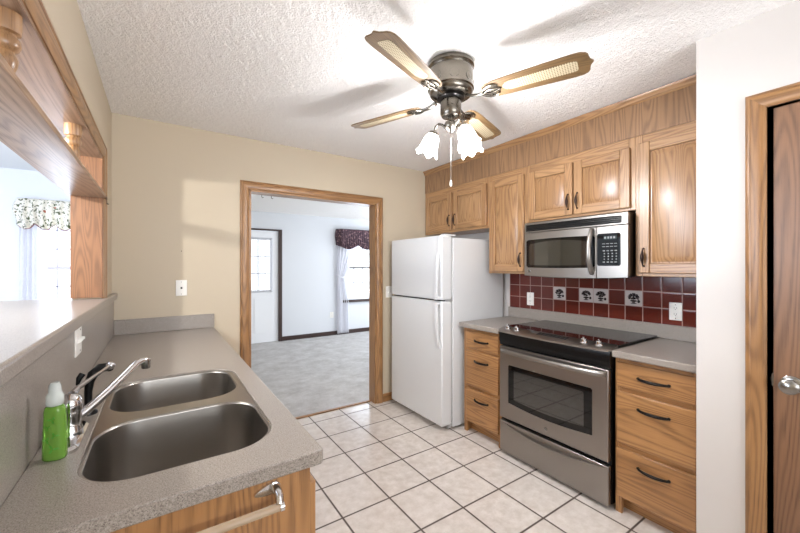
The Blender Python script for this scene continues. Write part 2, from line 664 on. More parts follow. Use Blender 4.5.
m = MB()                                          # left wall with the pass-through
m.box(XL - 0.125, XL, YF, PY0, 0, ZC).box(XL - 0.125, XL, PY1, FY, 0, ZC)
m.box(XL - 0.125, XL, PY0, PY1, 0, PZ0).box(XL - 0.125, XL, PY0, PY1, PZ1, ZC)
struct(m.build('wall_left', PAINT_TAN, origin=ORG))
m = MB()                                          # back wall with the doorway
m.box(XL, DX0, YB, YB + 0.12, 0, ZC).box(DX1, XR + 0.1, YB, YB + 0.12, 0, ZC).box(DX0, DX1, YB, YB + 0.12, DZ, ZC)
struct(m.build('wall_back', PAINT_TAN, origin=ORG))
struct(MB().box(XR, XR + 0.1, CY - 0.1, YB, 0, ZC).build('wall_right', PAINT_WHITE, origin=ORG))
KY0, KY1, KZ1 = -0.462, 0.362, 2.05               # closet door opening
m = MB()
m.box(CX, CX + 0.11, KY1, CY, 0, ZC).box(CX, CX + 0.11, YF, KY0, 0, ZC).box(CX, CX + 0.11, KY0, KY1, KZ1, ZC)
m.box(CX + 0.11, XR, CY - 0.1, CY, 0, ZC)
struct(m.build('wall_closet', PAINT_WHITE, origin=ORG))
m = MB()                                          # wall behind the viewer, with a wide opening added for a fill light
m.box(XL - 0.125, CX + 0.11, YF - 0.1, YF, 0, 0.8).box(XL - 0.125, CX + 0.11, YF - 0.1, YF, 2.3, ZC)
m.box(XL - 0.125, -0.2, YF - 0.1, YF, 0.8, 2.3).box(2.0, CX + 0.11, YF - 0.1, YF, 0.8, 2.3)
struct(m.build('wall_front', PAINT_WHITE, origin=ORG))
# living room
WX0, WX1, WZ0, WZ1 = 3.2, 4.0, 0.70, 1.98         # its front window
FD0, FD1, FDZ = 0.90, 1.82, 2.04                  # its entrance door
m = MB()
m.box(XL, FD0, FY, FY + 0.12, 0, ZC).box(FD0, FD1, FY, FY + 0.12, FDZ, ZC).box(FD1, WX0, FY, FY + 0.12, 0, ZC)
m.box(WX0, WX1, FY, FY + 0.12, 0, WZ0).box(WX0, WX1, FY, FY + 0.12, WZ1, ZC).box(WX1, 5.3, FY, FY + 0.12, 0, ZC)
struct(m.build('wall_living_back', PAINT_GREY, origin=ORG))
m = MB()
m.box(5.2, 5.3, YB + 0.12, 3.6, 0, ZC).box(5.2, 5.3, 6.2, FY, 0, ZC).box(5.2, 5.3, 3.6, 6.2, 0, 0.55).box(5.2, 5.3, 3.6, 6.2, 2.25, ZC)
struct(m.build('wall_living_right', PAINT_GREY, origin=ORG))
struct(MB().box(XR + 0.1, 5.3, YB, YB + 0.12, 0, ZC).build('wall_living_front', PAINT_GREY, origin=ORG))
# dining room beyond the pass-through
LY = 5.5
LX0, LX1, LZ0, LZ1 = -1.12, -0.5, 0.7, 2.05
m = MB()
m.box(-3.7, LX0, LY, LY + 0.12, 0, ZC).box(LX1, XL - 0.125, LY, LY + 0.12, 0, ZC)
m.box(LX0, LX1, LY, LY + 0.12, 0, LZ0).box(LX0, LX1, LY, LY + 0.12, LZ1, ZC)
struct(m.build('wall_dining_back', PAINT_GREY, origin=ORG))
m = MB()
m.box(-3.7, -3.6, YF, -0.1, 0, ZC).box(-3.7, -3.6, 3.3, LY, 0, ZC).box(-3.7, -3.6, -0.1, 3.3, 0, 0.35).box(-3.7, -3.6, -0.1, 3.3, 2.35, ZC)
struct(m.build('wall_dining_left', PAINT_GREY, origin=ORG))
struct(MB().box(-3.7, XL - 0.125, YF - 0.1, YF, 0, ZC).build('wall_dining_front', PAINT_GREY, origin=ORG))


# ---- wooden trim
def casing_profile(w):
    """width across, projection from the wall"""
    return [(0, 0), (0, 0.012), (0.006, 0.018), (0.014, 0.019), (0.018, 0.015), (0.03, 0.017), (0.05, 0.015), (w - 0.008, 0.012), (w, 0.008), (w, 0)]


def casing(F, w, x0, x1, z1, mats, z0=0.0):
    """door casing: F(a, b, n) -> world; outer edge from a=x0..x1, top z1; mitred; mats [vertical, horizontal]"""
    pr = casing_profile(w)
    m = MB()
    m.loft([[F(x0 + p, z0, d) for p, d in pr], [F(x0 + p, z1 - p, d) for p, d in pr]], mi=0)
    m.loft([[F(x1 - p, z0, d) for p, d in pr], [F(x1 - p, z1 - p, d) for p, d in pr]], mi=0)
    m.loft([[F(x0 + p, z1 - p, d) for p, d in pr], [F(x1 - p, z1 - p, d) for p, d in pr]], mi=1)
    return m


FB = lambda a, b, n: Vector((a, YB - n, b))       # on the back wall
struct(casing(FB, 0.068, 0.542, 1.89, 2.088, None).build('trim_1', [TRIM['Z'], TRIM['X']], origin=(0, YB, 0)))
m = MB()                                          # jamb of the doorway
m.box(DX0 - 0.0, DX0 + 0.018, YB, YB + 0.12, 0, DZ, 0).box(DX1 - 0.018, DX1, YB, YB + 0.12, 0, DZ, 0)
m.box(DX0, DX1, YB, YB + 0.12, DZ - 0.018, DZ, 1)
struct(m.build('trim_2', [TRIM['Z'], TRIM['X']], origin=(0.3, YB, 0)))
struct(MB().box(DX0 + 0.018, DX1 - 0.018, 3.19, 3.222, 0, 0.012).build('trim_3', TRIM['X'], bevel=0.004))
struct(MB().box(1.89, 2.6, YB - 0.012, YB, 0, 0.085).build('baseboard_back', TRIM['X'], bevel=0.004))
struct(MB().box(FD1 + 0.07, 5.2, FY - 0.014, FY, 0.004, 0.085).build('baseboard_living', DARKWOOD, bevel=0.004))

# pass-through lining and casing
m = MB()
m.box(XL - 0.13, XL + 0.004, PY1 - 0.018, PY1, PZ0 + 0.05, PZ1, 0)
m.box(XL - 0.13, XL + 0.004, PY0, PY0 + 0.018, PZ0 + 0.05, PZ1, 0)
m.box(XL - 0.13, XL + 0.004, PY0, PY1, PZ1 - 0.018, PZ1, 1)
struct(m.build('trim_4', [JAMBOAK['Z'], SHELFOAK['Y']], origin=(XL, 1.0, 0)))
FL = lambda a, b, n: Vector((XL + n, a, b))
struct(casing(FL, 0.072, PY0 - 0.07, PY1 + 0.066, 2.082, None, z0=1.206).build('trim_5', [TRIM['Z'], TRIM['Y']], origin=(XL, 0, 0)))

# soffit over the wall cabinets
m = MB()
m.box(2.445, XR, CY, YB, 2.193, 2.44)
struct(m.build('soffit', SOFFITOAK['Z'], origin=(2.445, 0.9, 0)))
pr_ = [(2.445, 2.392), (2.437, 2.396), (2.433, 2.405), (2.425, 2.418), (2.419, 2.424), (2.417, 2.434), (2.445, 2.434)]
struct(MB().loft([[Vector((a, CY, b)) for a, b in pr_], [Vector((a, YB, b)) for a, b in pr_]]).build('trim_6', OAK['Y'], origin=(2.43, 1.2, 2.4)))

# ---- closet door
FC = lambda a, b, n: Vector((CX - n, a, b))
struct(casing(FC, 0.064, KY0 - 0.062, KY1 + 0.068, 2.108, None).build('trim_7', [TRIM['Z'], TRIM['Y']], origin=(CX, 0.4, 0)))
m = MB()
m.box(CX, CX + 0.11, KY1, KY1 + 0.016, 0, KZ1, 0).box(CX, CX + 0.11, KY0 - 0.016, KY0, 0, KZ1, 0).box(CX, CX + 0.11, KY0, KY1, KZ1, KZ1 + 0.016, 1)
struct(m.build('trim_8', [TRIM['Z'], TRIM['Y']], origin=(CX + 0.05, 0.4, 0)))
d1 = struct(MB().box(CX + 0.012, CX + 0.05, KY0 + 0.006, KY1 - 0.012, 0.012, KZ1 - 0.012).build('door_1', DOOROAK['Z'], bevel=0.002))
m = MB()
kx, ky, kz = CX + 0.012, 0.298, 0.916
m.lathe([(0.0, 0.0), (0.034, 0.0), (0.034, 0.006), (0.028, 0.010), (0.013, 0.012), (0.012, 0.034), (0.022, 0.042), (0.029, 0.052), (0.029, 0.062), (0.020, 0.070), (0.0, 0.072)], (kx, ky, kz), (-1, 0, 0), 28)
m.build('door_knob', NICKEL, d1)
m = MB().box(CX + 0.02, CX + 0.043, KY1 - 0.0125, KY1 - 0.006, 0.895, 0.945)
m.box(CX + 0.027, CX + 0.037, KY1 - 0.008, KY1 + 0.0, 0.912, 0.928)
m.build('latch', NICKEL, d1)

# ---- entrance door of the living room
m = MB()
m.box(FD1, FD1 + 0.066, FY - 0.018, FY, 0.004, 2.068, 0).box(FD0 - 0.066, FD0, FY - 0.018, FY, 0.004, 2.068, 0).box(FD0, FD1, FY - 0.018, FY, 2.035, 2.068, 0)
struct(m.build('trim_9', DARKWOOD))
m = MB()
gx0, gx1, gz0, gz1 = 1.035, 1.685, 0.95, 1.88
dy0, dy1 = FY + 0.012, FY + 0.052
m.box(FD0 + 0.005, gx0, dy0, dy1, 0.012, 2.03).box(gx1, FD1 - 0.005, dy0, dy1, 0.012, 2.03)
m.box(gx0, gx1, dy0, dy1, 0.012, gz0).box(gx0, gx1, dy0, dy1, gz1, 2.03)
d2 = struct(m.build('door_2', WHITEPAINT, origin=(1.36, FY, 0)))
m = MB()
for a0, a1 in ((gx0 - 0.03, gx0 + 0.012), (gx1 - 0.012, gx1 + 0.03)):
    m.box(a0, a1, dy0 - 0.012, dy0, gz0 - 0.03, gz1 + 0.03)
m.box(gx0, gx1, dy0 - 0.012, dy0, gz0 - 0.03, gz0 + 0.012).box(gx0, gx1, dy0 - 0.012, dy0, gz1 - 0.012, gz1 + 0.03)
for k in (1, 2):
    x = gx0 + (gx1 - gx0) * k / 3
    z = gz0 + (gz1 - gz0) * k / 3
    m.box(x - 0.009, x + 0.009, dy0 - 0.002, dy0 + 0.01, gz0, gz1).box(gx0, gx1, dy0 - 0.002, dy0 + 0.01, z - 0.009, z + 0.009)
m.build('window_grille', plain('backlit_grille_grey', rgb(196, 198, 206), 0.5), d2, bevel=0.002)  # white grille, greyed in its colour to imitate backlighting
MB().box(gx0, gx1, dy0 + 0.015, dy0 + 0.021, gz0, gz1).build('window_pane', PANE, d2)
m = MB()                                          # two raised panels in the lower half
for a0, a1 in ((0.99, 1.32), (1.40, 1.73)):
    rings = []
    for ins, dp in ((0.0, 0.0), (0.004, 0.008), (0.02, 0.008), (0.045, 0.004)):
        rings.append([Vector((x, dy0 - dp, z)) for x, z in ((a0 + ins, 0.18 + ins), (a1 - ins, 0.18 + ins), (a1 - ins, 0.82 - ins), (a0 + ins, 0.82 - ins))])
    m.loft(rings, (False, True))
m.build('door_panel', WHITEPAINT, d2)


# ---- windows
def sash_window(name, F, w, z0, z1, frame_mat, nv, nh, mid, rail=(96, 92, 96), muntin=(140, 140, 148)):
    """F(a, b, n): a along the wall from the left jamb, b height, n towards the room"""
    m = MB()

    def bx(a0, a1, b0, b1, n0, n1, mb=None):
        p = [F(a, b, n) for a in (a0, a1) for b in (b0, b1) for n in (n0, n1)]
        lo = [min(q[i] for q in p) for i in range(3)]
        hi = [max(q[i] for q in p) for i in range(3)]
        (mb or m).box(lo[0], hi[0], lo[1], hi[1], lo[2], hi[2])
    t = 0.035
    bx(0, t, z0, z1, -0.1, -0.02)
    bx(w - t, w, z0, z1, -0.1, -0.02)
    bx(t, w - t, z0, z0 + t, -0.1, -0.02)
    bx(t, w - t, z1 - t, z1, -0.1, -0.02)
    win = struct(m.build(name, frame_mat, origin=F(w / 2, z0, 0)))
    s = MB()
    bx(t, w - t, mid - 0.018, mid + 0.018, -0.085, -0.035, s)
    s.build('meeting_rail', plain(name + '_rail', rgb(*rail), 0.5), win)
    s = MB()
    for k in range(1, nv):
        x = w * k / nv
        bx(x - 0.007, x + 0.007, z0 + t, z1 - t, -0.068, -0.056, s)
    for lo, hi in ((z0 + t, mid), (mid, z1 - t)):
        for k in range(1, nh):
            z = lo + (hi - lo) * k / nh
            bx(t, w - t, z - 0.006, z + 0.006, -0.068, -0.056, s)
    s.build('muntins', plain(name + '_muntin', rgb(*muntin), 0.5), win)
    s = MB()
    bx(t, w - t, z0 + t, z1 - t, -0.064, -0.060, s)
    s.build('window_pane', PANE, win)
    return win


FW = lambda a, b, n: Vector((WX0 + a, FY - n, b))
w1 = sash_window('window_1', FW, WX1 - WX0, WZ0, WZ1, WHITEPAINT, 4, 2, 1.361)
MB().box(WX0 - 0.1, WX1 + 0.1, FY - 0.06, FY, 0.648, 0.70).build('window_sill', DARKWOOD, w1, bevel=0.006)
FD = lambda a, b, n: Vector((LX0 + a, LY - n, b))
w2 = sash_window('window_2', FD, LX1 - LX0, LZ0, LZ1, WHITEPAINT, 4, 3, 1.37, (200, 196, 214), (200, 196, 214))
MB().box(LX0 - 0.06, LX1 + 0.06, LY - 0.05, LY, 0.655, 0.70).build('window_sill', WHITEPAINT, w2, bevel=0.006)
MB().box(-0.24, 2.04, YF - 0.07, YF - 0.066, 0.78, 2.32).build('window_pane', PANE, struct(
    MB().box(-0.2, 2.0, YF - 0.08, YF - 0.03, 0.8, 0.84).box(-0.2, 2.0, YF - 0.08, YF - 0.03, 2.26, 2.3).box(-0.2, -0.16, YF - 0.08, YF - 0.03, 0.8, 2.3).box(1.96, 2.0, YF - 0.08, YF - 0.03, 0.8, 2.3).box(0.88, 0.92, YF - 0.08, YF - 0.03, 0.8, 2.3).build('added_fill_window', WHITEPAINT)))  # unseen window, added to frame the fill light behind the viewer


# ---- curtains
def cloth_sheet(rows):
    """rows: list of point lists (equal length) -> an open sheet"""
    m = MB()
    V = [[m.bm.verts.new(p) for p in r] for r in rows]
    for a, b in zip(V, V[1:]):
        for i in range(len(a) - 1):
            m._q([a[i], a[i + 1], b[i + 1], b[i]], 0)
    return m


def thick(ob, t):
    md = ob.modifiers.new('thickness', 'SOLIDIFY')
    md.thickness = t
    return ob


def side_curtain(x_wall, x_in_top, x_in_bot, tie_z, tie_in, ztop, zbot, y, folds, label, parent_name='sheer_curtain'):
    """sheer panel gathered back at a tieback; x_wall is the wall-side edge, the others the window-side edge"""
    rows = []
    n = 56
    for j in range(41):
        z = ztop + (zbot - ztop) * j / 40
        if z > tie_z:
            f = (ztop - z) / (ztop - tie_z)
            xi = x_in_top + (tie_in - x_in_top) * (f ** 1.6)
        else:
            f = (tie_z - z) / (tie_z - zbot)
            xi = tie_in + (x_in_bot - tie_in) * min(1, f * 2.2)
        row = []
        for i in range(n + 1):
            u = i / n
            amp = 0.014 + 0.008 * math.sin(u * 9 + 1)
            row.append(Vector((x_wall + (xi - x_wall) * u, y + amp * math.sin(u * folds * 2 * PI + 0.6 * math.sin(z * 3)), z)))
        rows.append(row)
    return cloth_sheet(rows)


t = thing('sheer_curtain', 'white sheer curtain tied back at the left of the living room window', 'curtain', (3.1, FY - 0.07, 0.01))
thick(side_curtain(2.975, 3.50, 3.23, 1.17, 3.12, 2.08, 0.03, FY - 0.05, 6, '').build('fabric_panel', SHEER, t, smooth=180), 0.002)
MB().tube([(2.97, FY - 0.02, 1.22), (2.99, FY - 0.11, 1.19), (3.06, FY - 0.125, 1.165), (3.125, FY - 0.11, 1.175), (3.13, FY - 0.05, 1.19)], 0.014, 8, flat=0.5).build('tieback', SHEER, t)
t = thing('sheer_curtain', 'white sheer curtain at the right of the living room window', 'curtain', (4.1, FY - 0.07, 0.01))
thick(side_curtain(4.225, 3.70, 3.97, 1.17, 4.08, 2.08, 0.03, FY - 0.05, 6, '').build('fabric_panel', SHEER, t, smooth=180), 0.002)
MB().tube([(4.23, FY - 0.02, 1.22), (4.21, FY - 0.11, 1.19), (4.14, FY - 0.125, 1.165), (4.075, FY - 0.11, 1.175), (4.07, FY - 0.05, 1.19)], 0.014, 8, flat=0.5).build('tieback', SHEER, t)


def scallop_valance(x0, x1, y, ztop, zlow, zhigh, n_sc, deep, mat, phase=0.0, ruffle=0.012, folds=26, flare=0.04):
    rows = []
    n = 160
    for j in range(15):
        f = j / 14
        row = []
        for i in range(n + 1):
            u = i / n
            zb = zhigh - (zhigh - zlow) * abs(math.sin(PI * (u * n_sc + phase)))
            z = ztop + (zb - ztop) * f
            out = deep * (0.8 + 0.2 * f) * min(1, 16 * u, 16 * (1 - u))
            x = x0 + (x1 - x0) * u + flare * (u - 0.5) * math.sin(PI * min(1, f * 1.2))
            row.append(Vector((x, y - 0.02 - out - ruffle * math.sin(u * folds * 2 * PI) * (0.3 + 0.7 * f), z)))
        rows.append(row)
    return cloth_sheet(rows)


v = scallop_valance(2.96, 4.24, FY, 2.145, 1.735, 1.82, 3, 0.14, DARKFLORAL)
o = thick(v.build('valance', DARKFLORAL, smooth=180), 0.004)
tag(o, 'dark plum floral valance with scalloped hem over the living room window', 'valance')
t = thing('valance', 'cream floral ruffled valance over the bright window seen through the pass-through', 'valance', (-0.8, LY - 0.05, 1.8))
v = scallop_valance(-1.27, -0.33, LY, 2.12, 1.79, 1.85, 6, 0.07, LIGHTFLORAL, 0.0, 0.018, 14, 0.06)
thick(v.build('valance_fabric', LIGHTFLORAL, t, smooth=180), 0.003)
hem = []
for i in range(97):
    u = i / 96
    zb = 1.85 - 0.06 * abs(math.sin(PI * u * 6))
    hem.append((-1.27 + 0.94 * u + 0.06 * (u - 0.5) * math.sin(PI), LY - 0.02 - 0.07 * min(1, 12 * u, 12 * (1 - u)) - 0.018 * math.sin(u * 14 * 2 * PI), zb))
MB().tube(hem, 0.005, 6).build('hem_piping', PIPING, t)
t = thing('sheer_curtain', 'white sheer curtain beside the dining window, seen past the oak jamb', 'curtain', (-1.17, LY - 0.06, 0.01))
rows = []
for j in range(21):
    z = 2.06 + (0.03 - 2.06) * j / 20
    rows.append([Vector((-1.25 + 0.22 * i / 40, LY - 0.05 + 0.016 * math.sin(i / 40 * 5 * 2 * PI + 0.3 * math.sin(z * 2)), z)) for i in range(41)])
thick(cloth_sheet(rows).build('fabric_panel', SHEER, t, smooth=180), 0.002)
t = thing('sheer_curtain', 'white gathered sheer on the glass of the white entrance door', 'curtain', (1.36, FY - 0.02, 0.95))
rows = []
for j in range(11):
    z = 1.885 - 0.94 * j / 10
    rows.append([Vector((1.03 + 0.66 * i / 120, FY - 0.014 + 0.007 * math.sin(i / 120 * 20 * 2 * PI), z)) for i in range(121)])
cloth_sheet(rows).build('fabric_panel', SHEERTHIN, t, smooth=180)
for z in (1.87, 0.955):
    MB().tube([(1.01, FY - 0.014, z), (1.71, FY - 0.014, z)], 0.006, 8).build('curtain_rod', WHITEPAINT, t)


# ---- wall plates
def wall_plate(label, F, w, h, kind, name='wall_outlet', cat='outlet', gangs=1):
    """F(a, b, n) centred on the plate"""
    def bx(mb, a0, a1, b0, b1, n0, n1):
        p = [F(a, b, n) for a in (a0, a1) for b in (b0, b1) for n in (n0, n1)]
        lo = [min(q[i] for q in p) for i in range(3)]
        hi = [max(q[i] for q in p) for i in range(3)]
        mb.box(lo[0], hi[0], lo[1], hi[1], lo[2], hi[2])
    t = thing(name, label, cat, F(0, -h / 2, 0))
    m = MB()
    bx(m, -w / 2, w / 2, -h / 2, h / 2, 0, 0.006)
    m.build('cover_plate', WPLASTIC, t, bevel=0.003)
    ax = (F(0, 0, 1) - F(0, 0, 0))
    for g in range(gangs):
        c = 0 if gangs == 1 else (-0.023 + 0.046 * g)
        if kind == 'outlet':
            for s in (-1, 1):
                m = MB()
                pts = []
                for k in range(20):
                    th = 2 * PI * k / 20
                    pts.append(F(c + 0.0165 * math.cos(th), s * 0.0195 + max(-0.0125, min(0.0125, 0.0165 * math.sin(th))), 0.0055))
                m.prism(pts, ax * 0.0025)
                r = m.build('receptacle', WPLASTIC, t)
                m = MB()
                bx(m, c - 0.0075, c - 0.0055, s * 0.0195 - 0.001, s * 0.0195 + 0.008, 0.0075, 0.0085)
                bx(m, c + 0.0055, c + 0.0075, s * 0.0195 - 0.001, s * 0.0195 + 0.008, 0.0075, 0.0085)
                bx(m, c - 0.002, c + 0.002, s * 0.0195 - 0.009, s * 0.0195 - 0.005, 0.0075, 0.0085)
                m.build('socket_slots', SOCKET, r)
        elif kind == 'switch':
            m = MB()
            p = [F(c + a, b, n) for n, k in ((0.005, 1.0), (0.02, 0.75)) for a, b in ((-0.005 * k, -0.004 + (0.007 if k < 1 else -0.004)), (0.005 * k, -0.004 + (0.007 if k < 1 else -0.004)), (0.005 * k, 0.012), (-0.005 * k, 0.012))]
            m.hexa(p)
            m.build('toggle', WPLASTIC, t)
        else:
            m = MB()
            bx(m, -0.006, 0.006, -0.007, 0.007, 0.005, 0.0075)
            m.build('jack', SOCKET, t)
    for s in (-1, 1):
        MB().lathe([(0.003, 0), (0.003, 0.0012), (0, 0.0014)], F(0 if gangs == 1 else 0.023, s * h * 0.38, 0.0058), ax, 10).build('screw', NICKEL, t)
    return t


wall_plate('white jack plate on the tan wall left of the doorway', lambda a, b, n: Vector((0.137 + a, YB - n, 1.227 + b)), 0.072, 0.117, 'jack', 'jack_plate', 'wall plate')
wall_plate('white switch plate between the doorway trim and the refrigerator', lambda a, b, n: Vector((1.968 + a, YB - n, 1.125 + b)), 0.072, 0.117, 'switch', 'switch_plate', 'light switch')
wall_plate('white outlet in the red tile backsplash near the refrigerator', lambda a, b, n: Vector((2.733 - n, 1.966 + a, 1.10 + b)), 0.07, 0.114, 'outlet')
wall_plate('white outlet in the red tile backsplash at its right end', lambda a, b, n: Vector((2.733 - n, 0.893 + a, 1.10 + b)), 0.07, 0.114, 'outlet')
wall_plate('white double switch plate on the grey splashback left of the sink', lambda a, b, n: Vector((XL + 0.012 + n, 1.80 + a, 1.105 + b)), 0.116, 0.105, 'switch', 'switch_plate', 'light switch', 2)
wall_plate('white outlet low on the living room wall beside the sheer curtain', lambda a, b, n: Vector((2.875 + a, FY - n, 0.413 + b)), 0.075, 0.118, 'outlet')
tag(MB().tube([(0.137, YB, 1.50), (0.137, YB - 0.012, 1.503)], 0.0025, 6).build('nail', BLACKMET), 'tiny dark nail in the tan wall above the jack plate', 'nail')

# ============================================================ RIGHT SIDE: WALL CABINETS
XF = 2.45          # face frame plane of the wall cabinets
XD = 2.43          # door fronts


def bowed_pull(F, h, mat, parent, width=0.011):
    """leaf-shaped cabinet pull along b; F(a, b, n) centred"""
    m = MB()
    pts, rs = [], []
    for k in range(17):
        u = k / 16
        pts.append(F(0, (u - 0.5) * h, 0.006 + 0.020 * math.sin(PI * u) ** 0.7))
        rs.append(0.0032 + width * 0.62 * max(0, math.sin(PI * u)) ** 3)
    m.tube(pts, rs, 10)
    for s in (-1, 1):
        m.tube([F(0, s * h * 0.46, -0.001), F(0, s * h * 0.46, 0.010)], [0.006, 0.004], 8)
    return m.build('handle', mat, parent)


def panel_door(F, w, h, parent, M, horiz, pull=None, stile=0.058, t=0.02):
    """raised-panel door. F(a, b, n): a across, b up, n outwards, n=0 on the back of the door"""
    m = MB()

    def hx(a0, a1, b0, b1, mi):
        m.hexa([F(a0, b0, 0), F(a1, b0, 0), F(a1, b1, 0), F(a0, b1, 0), F(a0, b0, t), F(a1, b0, t), F(a1, b1, t), F(a0, b1, t)], mi)
    hx(0, stile, 0, h, 0)
    hx(w - stile, w, 0, h, 0)
    hx(stile, w - stile, 0, stile, 1)
    hx(stile, w - stile, h - stile, h, 1)
    d = m.build('door', [M['Z'], M[horiz]], parent, bevel=0.004)
    p = MB()
    rings = []
    a0, a1, b0, b1 = stile - 0.002, w - stile + 0.002, stile - 0.002, h - stile + 0.002
    for ins, dp in ((0.0, 0.004), (0.004, 0.0065), (0.010, 0.0065), (0.014, 0.009), (0.040, 0.0165), (0.043, 0.0175)):
        rings.append([F(a0 + ins, b0 + ins, dp), F(a1 - ins, b0 + ins, dp), F(a1 - ins, b1 - ins, dp), F(a0 + ins, b1 - ins, dp)])
    p.loft(rings, (True, True))
    p.build('raised_panel', M['Z'], d, smooth=25)
    if pull:
        a, b, hh = pull
        bowed_pull(lambda x, y, n: F(a + x, b + y, t + n), hh, BRONZE, d)
    return d


def wall_cabinet(label, y0, y1, z0, doors, skip=None):
    """doors: list of (y0, y1, z0, z1, pull side)"""
    t = thing('wall_cabinet', label, 'cabinet', ((XF + XR) / 2, (y0 + y1) / 2, z0), 'oak wall cabinets')
    z1 = 2.193
    MB().box(XF + 0.018, XR, y0, y1, z0, z1).build('carcass', OAK['Z'], t)
    m = MB()                                      # face frame: stiles and rails
    s = 0.04
    m.box(XF, XF + 0.02, y0, y0 + s, z0, z1, 0).box(XF, XF + 0.02, y1 - s, y1, z0, z1, 0)
    m.box(XF, XF + 0.02, y0 + s, y1 - s, z0, z0 + s, 1).box(XF, XF + 0.02, y0 + s, y1 - s, z1 - 0.07, z1, 1)
    if len(doors) == 2:
        c = (doors[0][0] + doors[1][1]) / 2 if doors[0][0] > doors[1][0] else (doors[0][1] + doors[1][0]) / 2
        m.box(XF, XF + 0.02, c - 0.02, c + 0.02, z0 + s, z1 - 0.07, 0)
    m.build('face_frame', [OAK['Z'], OAK['Y']], t, bevel=0.0015)
    for (a, b, c, d, side) in doors:
        w, h = b - a, d - c
        # F: a runs from the high-Y edge to the low-Y edge so it reads left to right in view
        F = (lambda b_, c_: (lambda x, y, n: Vector((XF - n, b_ - x, c_ + y))))(b, c)
        px = 0.028 if side == 'l' else w - 0.028
        panel_door(F, w, h, t, OAK, 'Y', (px, 0.095, 0.115))
    return t


wall_cabinet('short oak wall cabinet with two doors above the refrigerator', 2.193, YB, 1.733, [(2.672, 3.085, 1.757, 2.135, 'r'), (2.212, 2.645, 1.757, 2.135, 'l')])
wall_cabinet('narrow tall oak wall cabinet between refrigerator and microwave', 1.802, 2.193, 1.327, [(1.816, 2.170, 1.347, 2.135, 'r')])
wall_cabinet('short oak wall cabinet with two doors above the microwave', 1.008, 1.802, 1.738, [(1.408, 1.770, 1.755, 2.130, 'r'), (1.034, 1.396, 1.755, 2.130, 'l')])
wall_cabinet('tall oak wall cabinet right of the microwave with shiny door', CY, 1.008, 1.327, [(0.622, 0.984, 1.347, 2.140, 'l')])

# ============================================================ MICROWAVE
t = thing('microwave_oven', 'stainless over-the-range microwave with black window and keypad', 'microwave', (2.56, 1.386, 1.32))
MY0, MY1, MZ0, MZ1 = 1.014, 1.758, 1.318, 1.722
MB().box(2.388, XR - 0.02, MY0 + 0.002, MY1 - 0.002, MZ0 + 0.006, MZ1).build('body', BLACK, t, bevel=0.004)


def mw_x(y, bow=0.007):
    u = (y - MY0) / (MY1 - MY0) * 2 - 1
    return 2.366 - bow * (1 - u * u)


def bowed_plate(y0, y1, z0, z1, off, th, name, mat, par, n=14, bevel=0.0, lowbow=0.0):
    """a plate that follows the bowed front of the microwave"""
    rings = []
    for k in range(n + 1):
        y = y0 + (y1 - y0) * k / n
        x = mw_x(y) - off
        u = (y - MY0) / (MY1 - MY0) * 2 - 1
        zb = z0 - lowbow * (1 - u * u)
        rings.append([Vector((x, y, zb)), Vector((x, y, z1)), Vector((x + th, y, z1)), Vector((x + th, y, zb))])
    return MB().loft(rings).build(name, mat, par, bevel=bevel, smooth=30)


top = bowed_plate(MY0, MY1, 1.648, MZ1, 0.0, 0.03, 'vent_panel', STEEL, t, bevel=0.003)
vent = bowed_plate(1.05, 1.742, 1.657, 1.706, 0.0015, 0.004, 'vent_grille', BLACK, top)
m = MB()
for k in range(4):
    z = 1.664 + 0.0115 * k
    rings = []
    for j in range(13):
        y = 1.052 + 0.688 * j / 12
        x = mw_x(y)
        rings.append([Vector((x - 0.004, y, z - 0.002)), Vector((x - 0.0015, y, z + 0.003)), Vector((x, y, z + 0.001))])
    m.loft(rings)
m.build('vent_louvers', BLACKGLASS, top)
MS = 1.203                                        # seam between door and control side
dr = bowed_plate(MS + 0.001, MY1, MZ0, 1.645, 0.0, 0.03, 'door', STEEL, t, bevel=0.003, lowbow=0.012)


def bowed_shape(outline, off, th, name, mat, par):
    m = MB()
    front = [Vector((mw_x(y) - off, y, z)) for y, z in outline]
    m.prism(front, (th, 0, 0))
    return m.build(name, mat, par, smooth=30)


def mw_window(y0, y1, z0, z1, arch, r=0.012):
    """outline with an arched top edge (high in the middle) and rounded corners"""
    pts = []
    n = 18
    for k in range(n + 1):
        u = k / n
        pts.append((y0 + (y1 - y0) * u, z0 - 0.004 * math.sin(PI * u)))
    for k in range(n + 1):
        u = k / n
        pts.append((y1 + (y0 - y1) * u, z1 + arch * math.sin(PI * u)))
    return pts




def bowed_window(y0, y1, z0, z1, arch, sag, off, th, name, mat, par, n=40, r=0.012):
    rings = []
    for k in range(n + 1):
        u = k / n
        y = y0 + (y1 - y0) * u
        e = min(y - y0, y1 - y)
        c = r - math.sqrt(max(0, r * r - (r - e) ** 2)) if e < r else 0.0
        x = mw_x(y) - off
        za, zb = z0 - sag * math.sin(PI * u) + c, z1 + arch * math.sin(PI * u) - c
        rings.append([Vector((x, y, za)), Vector((x, y, zb)), Vector((x + th, y, zb)), Vector((x + th, y, za))])
    return MB().loft(rings).build(name, mat, par, smooth=30)


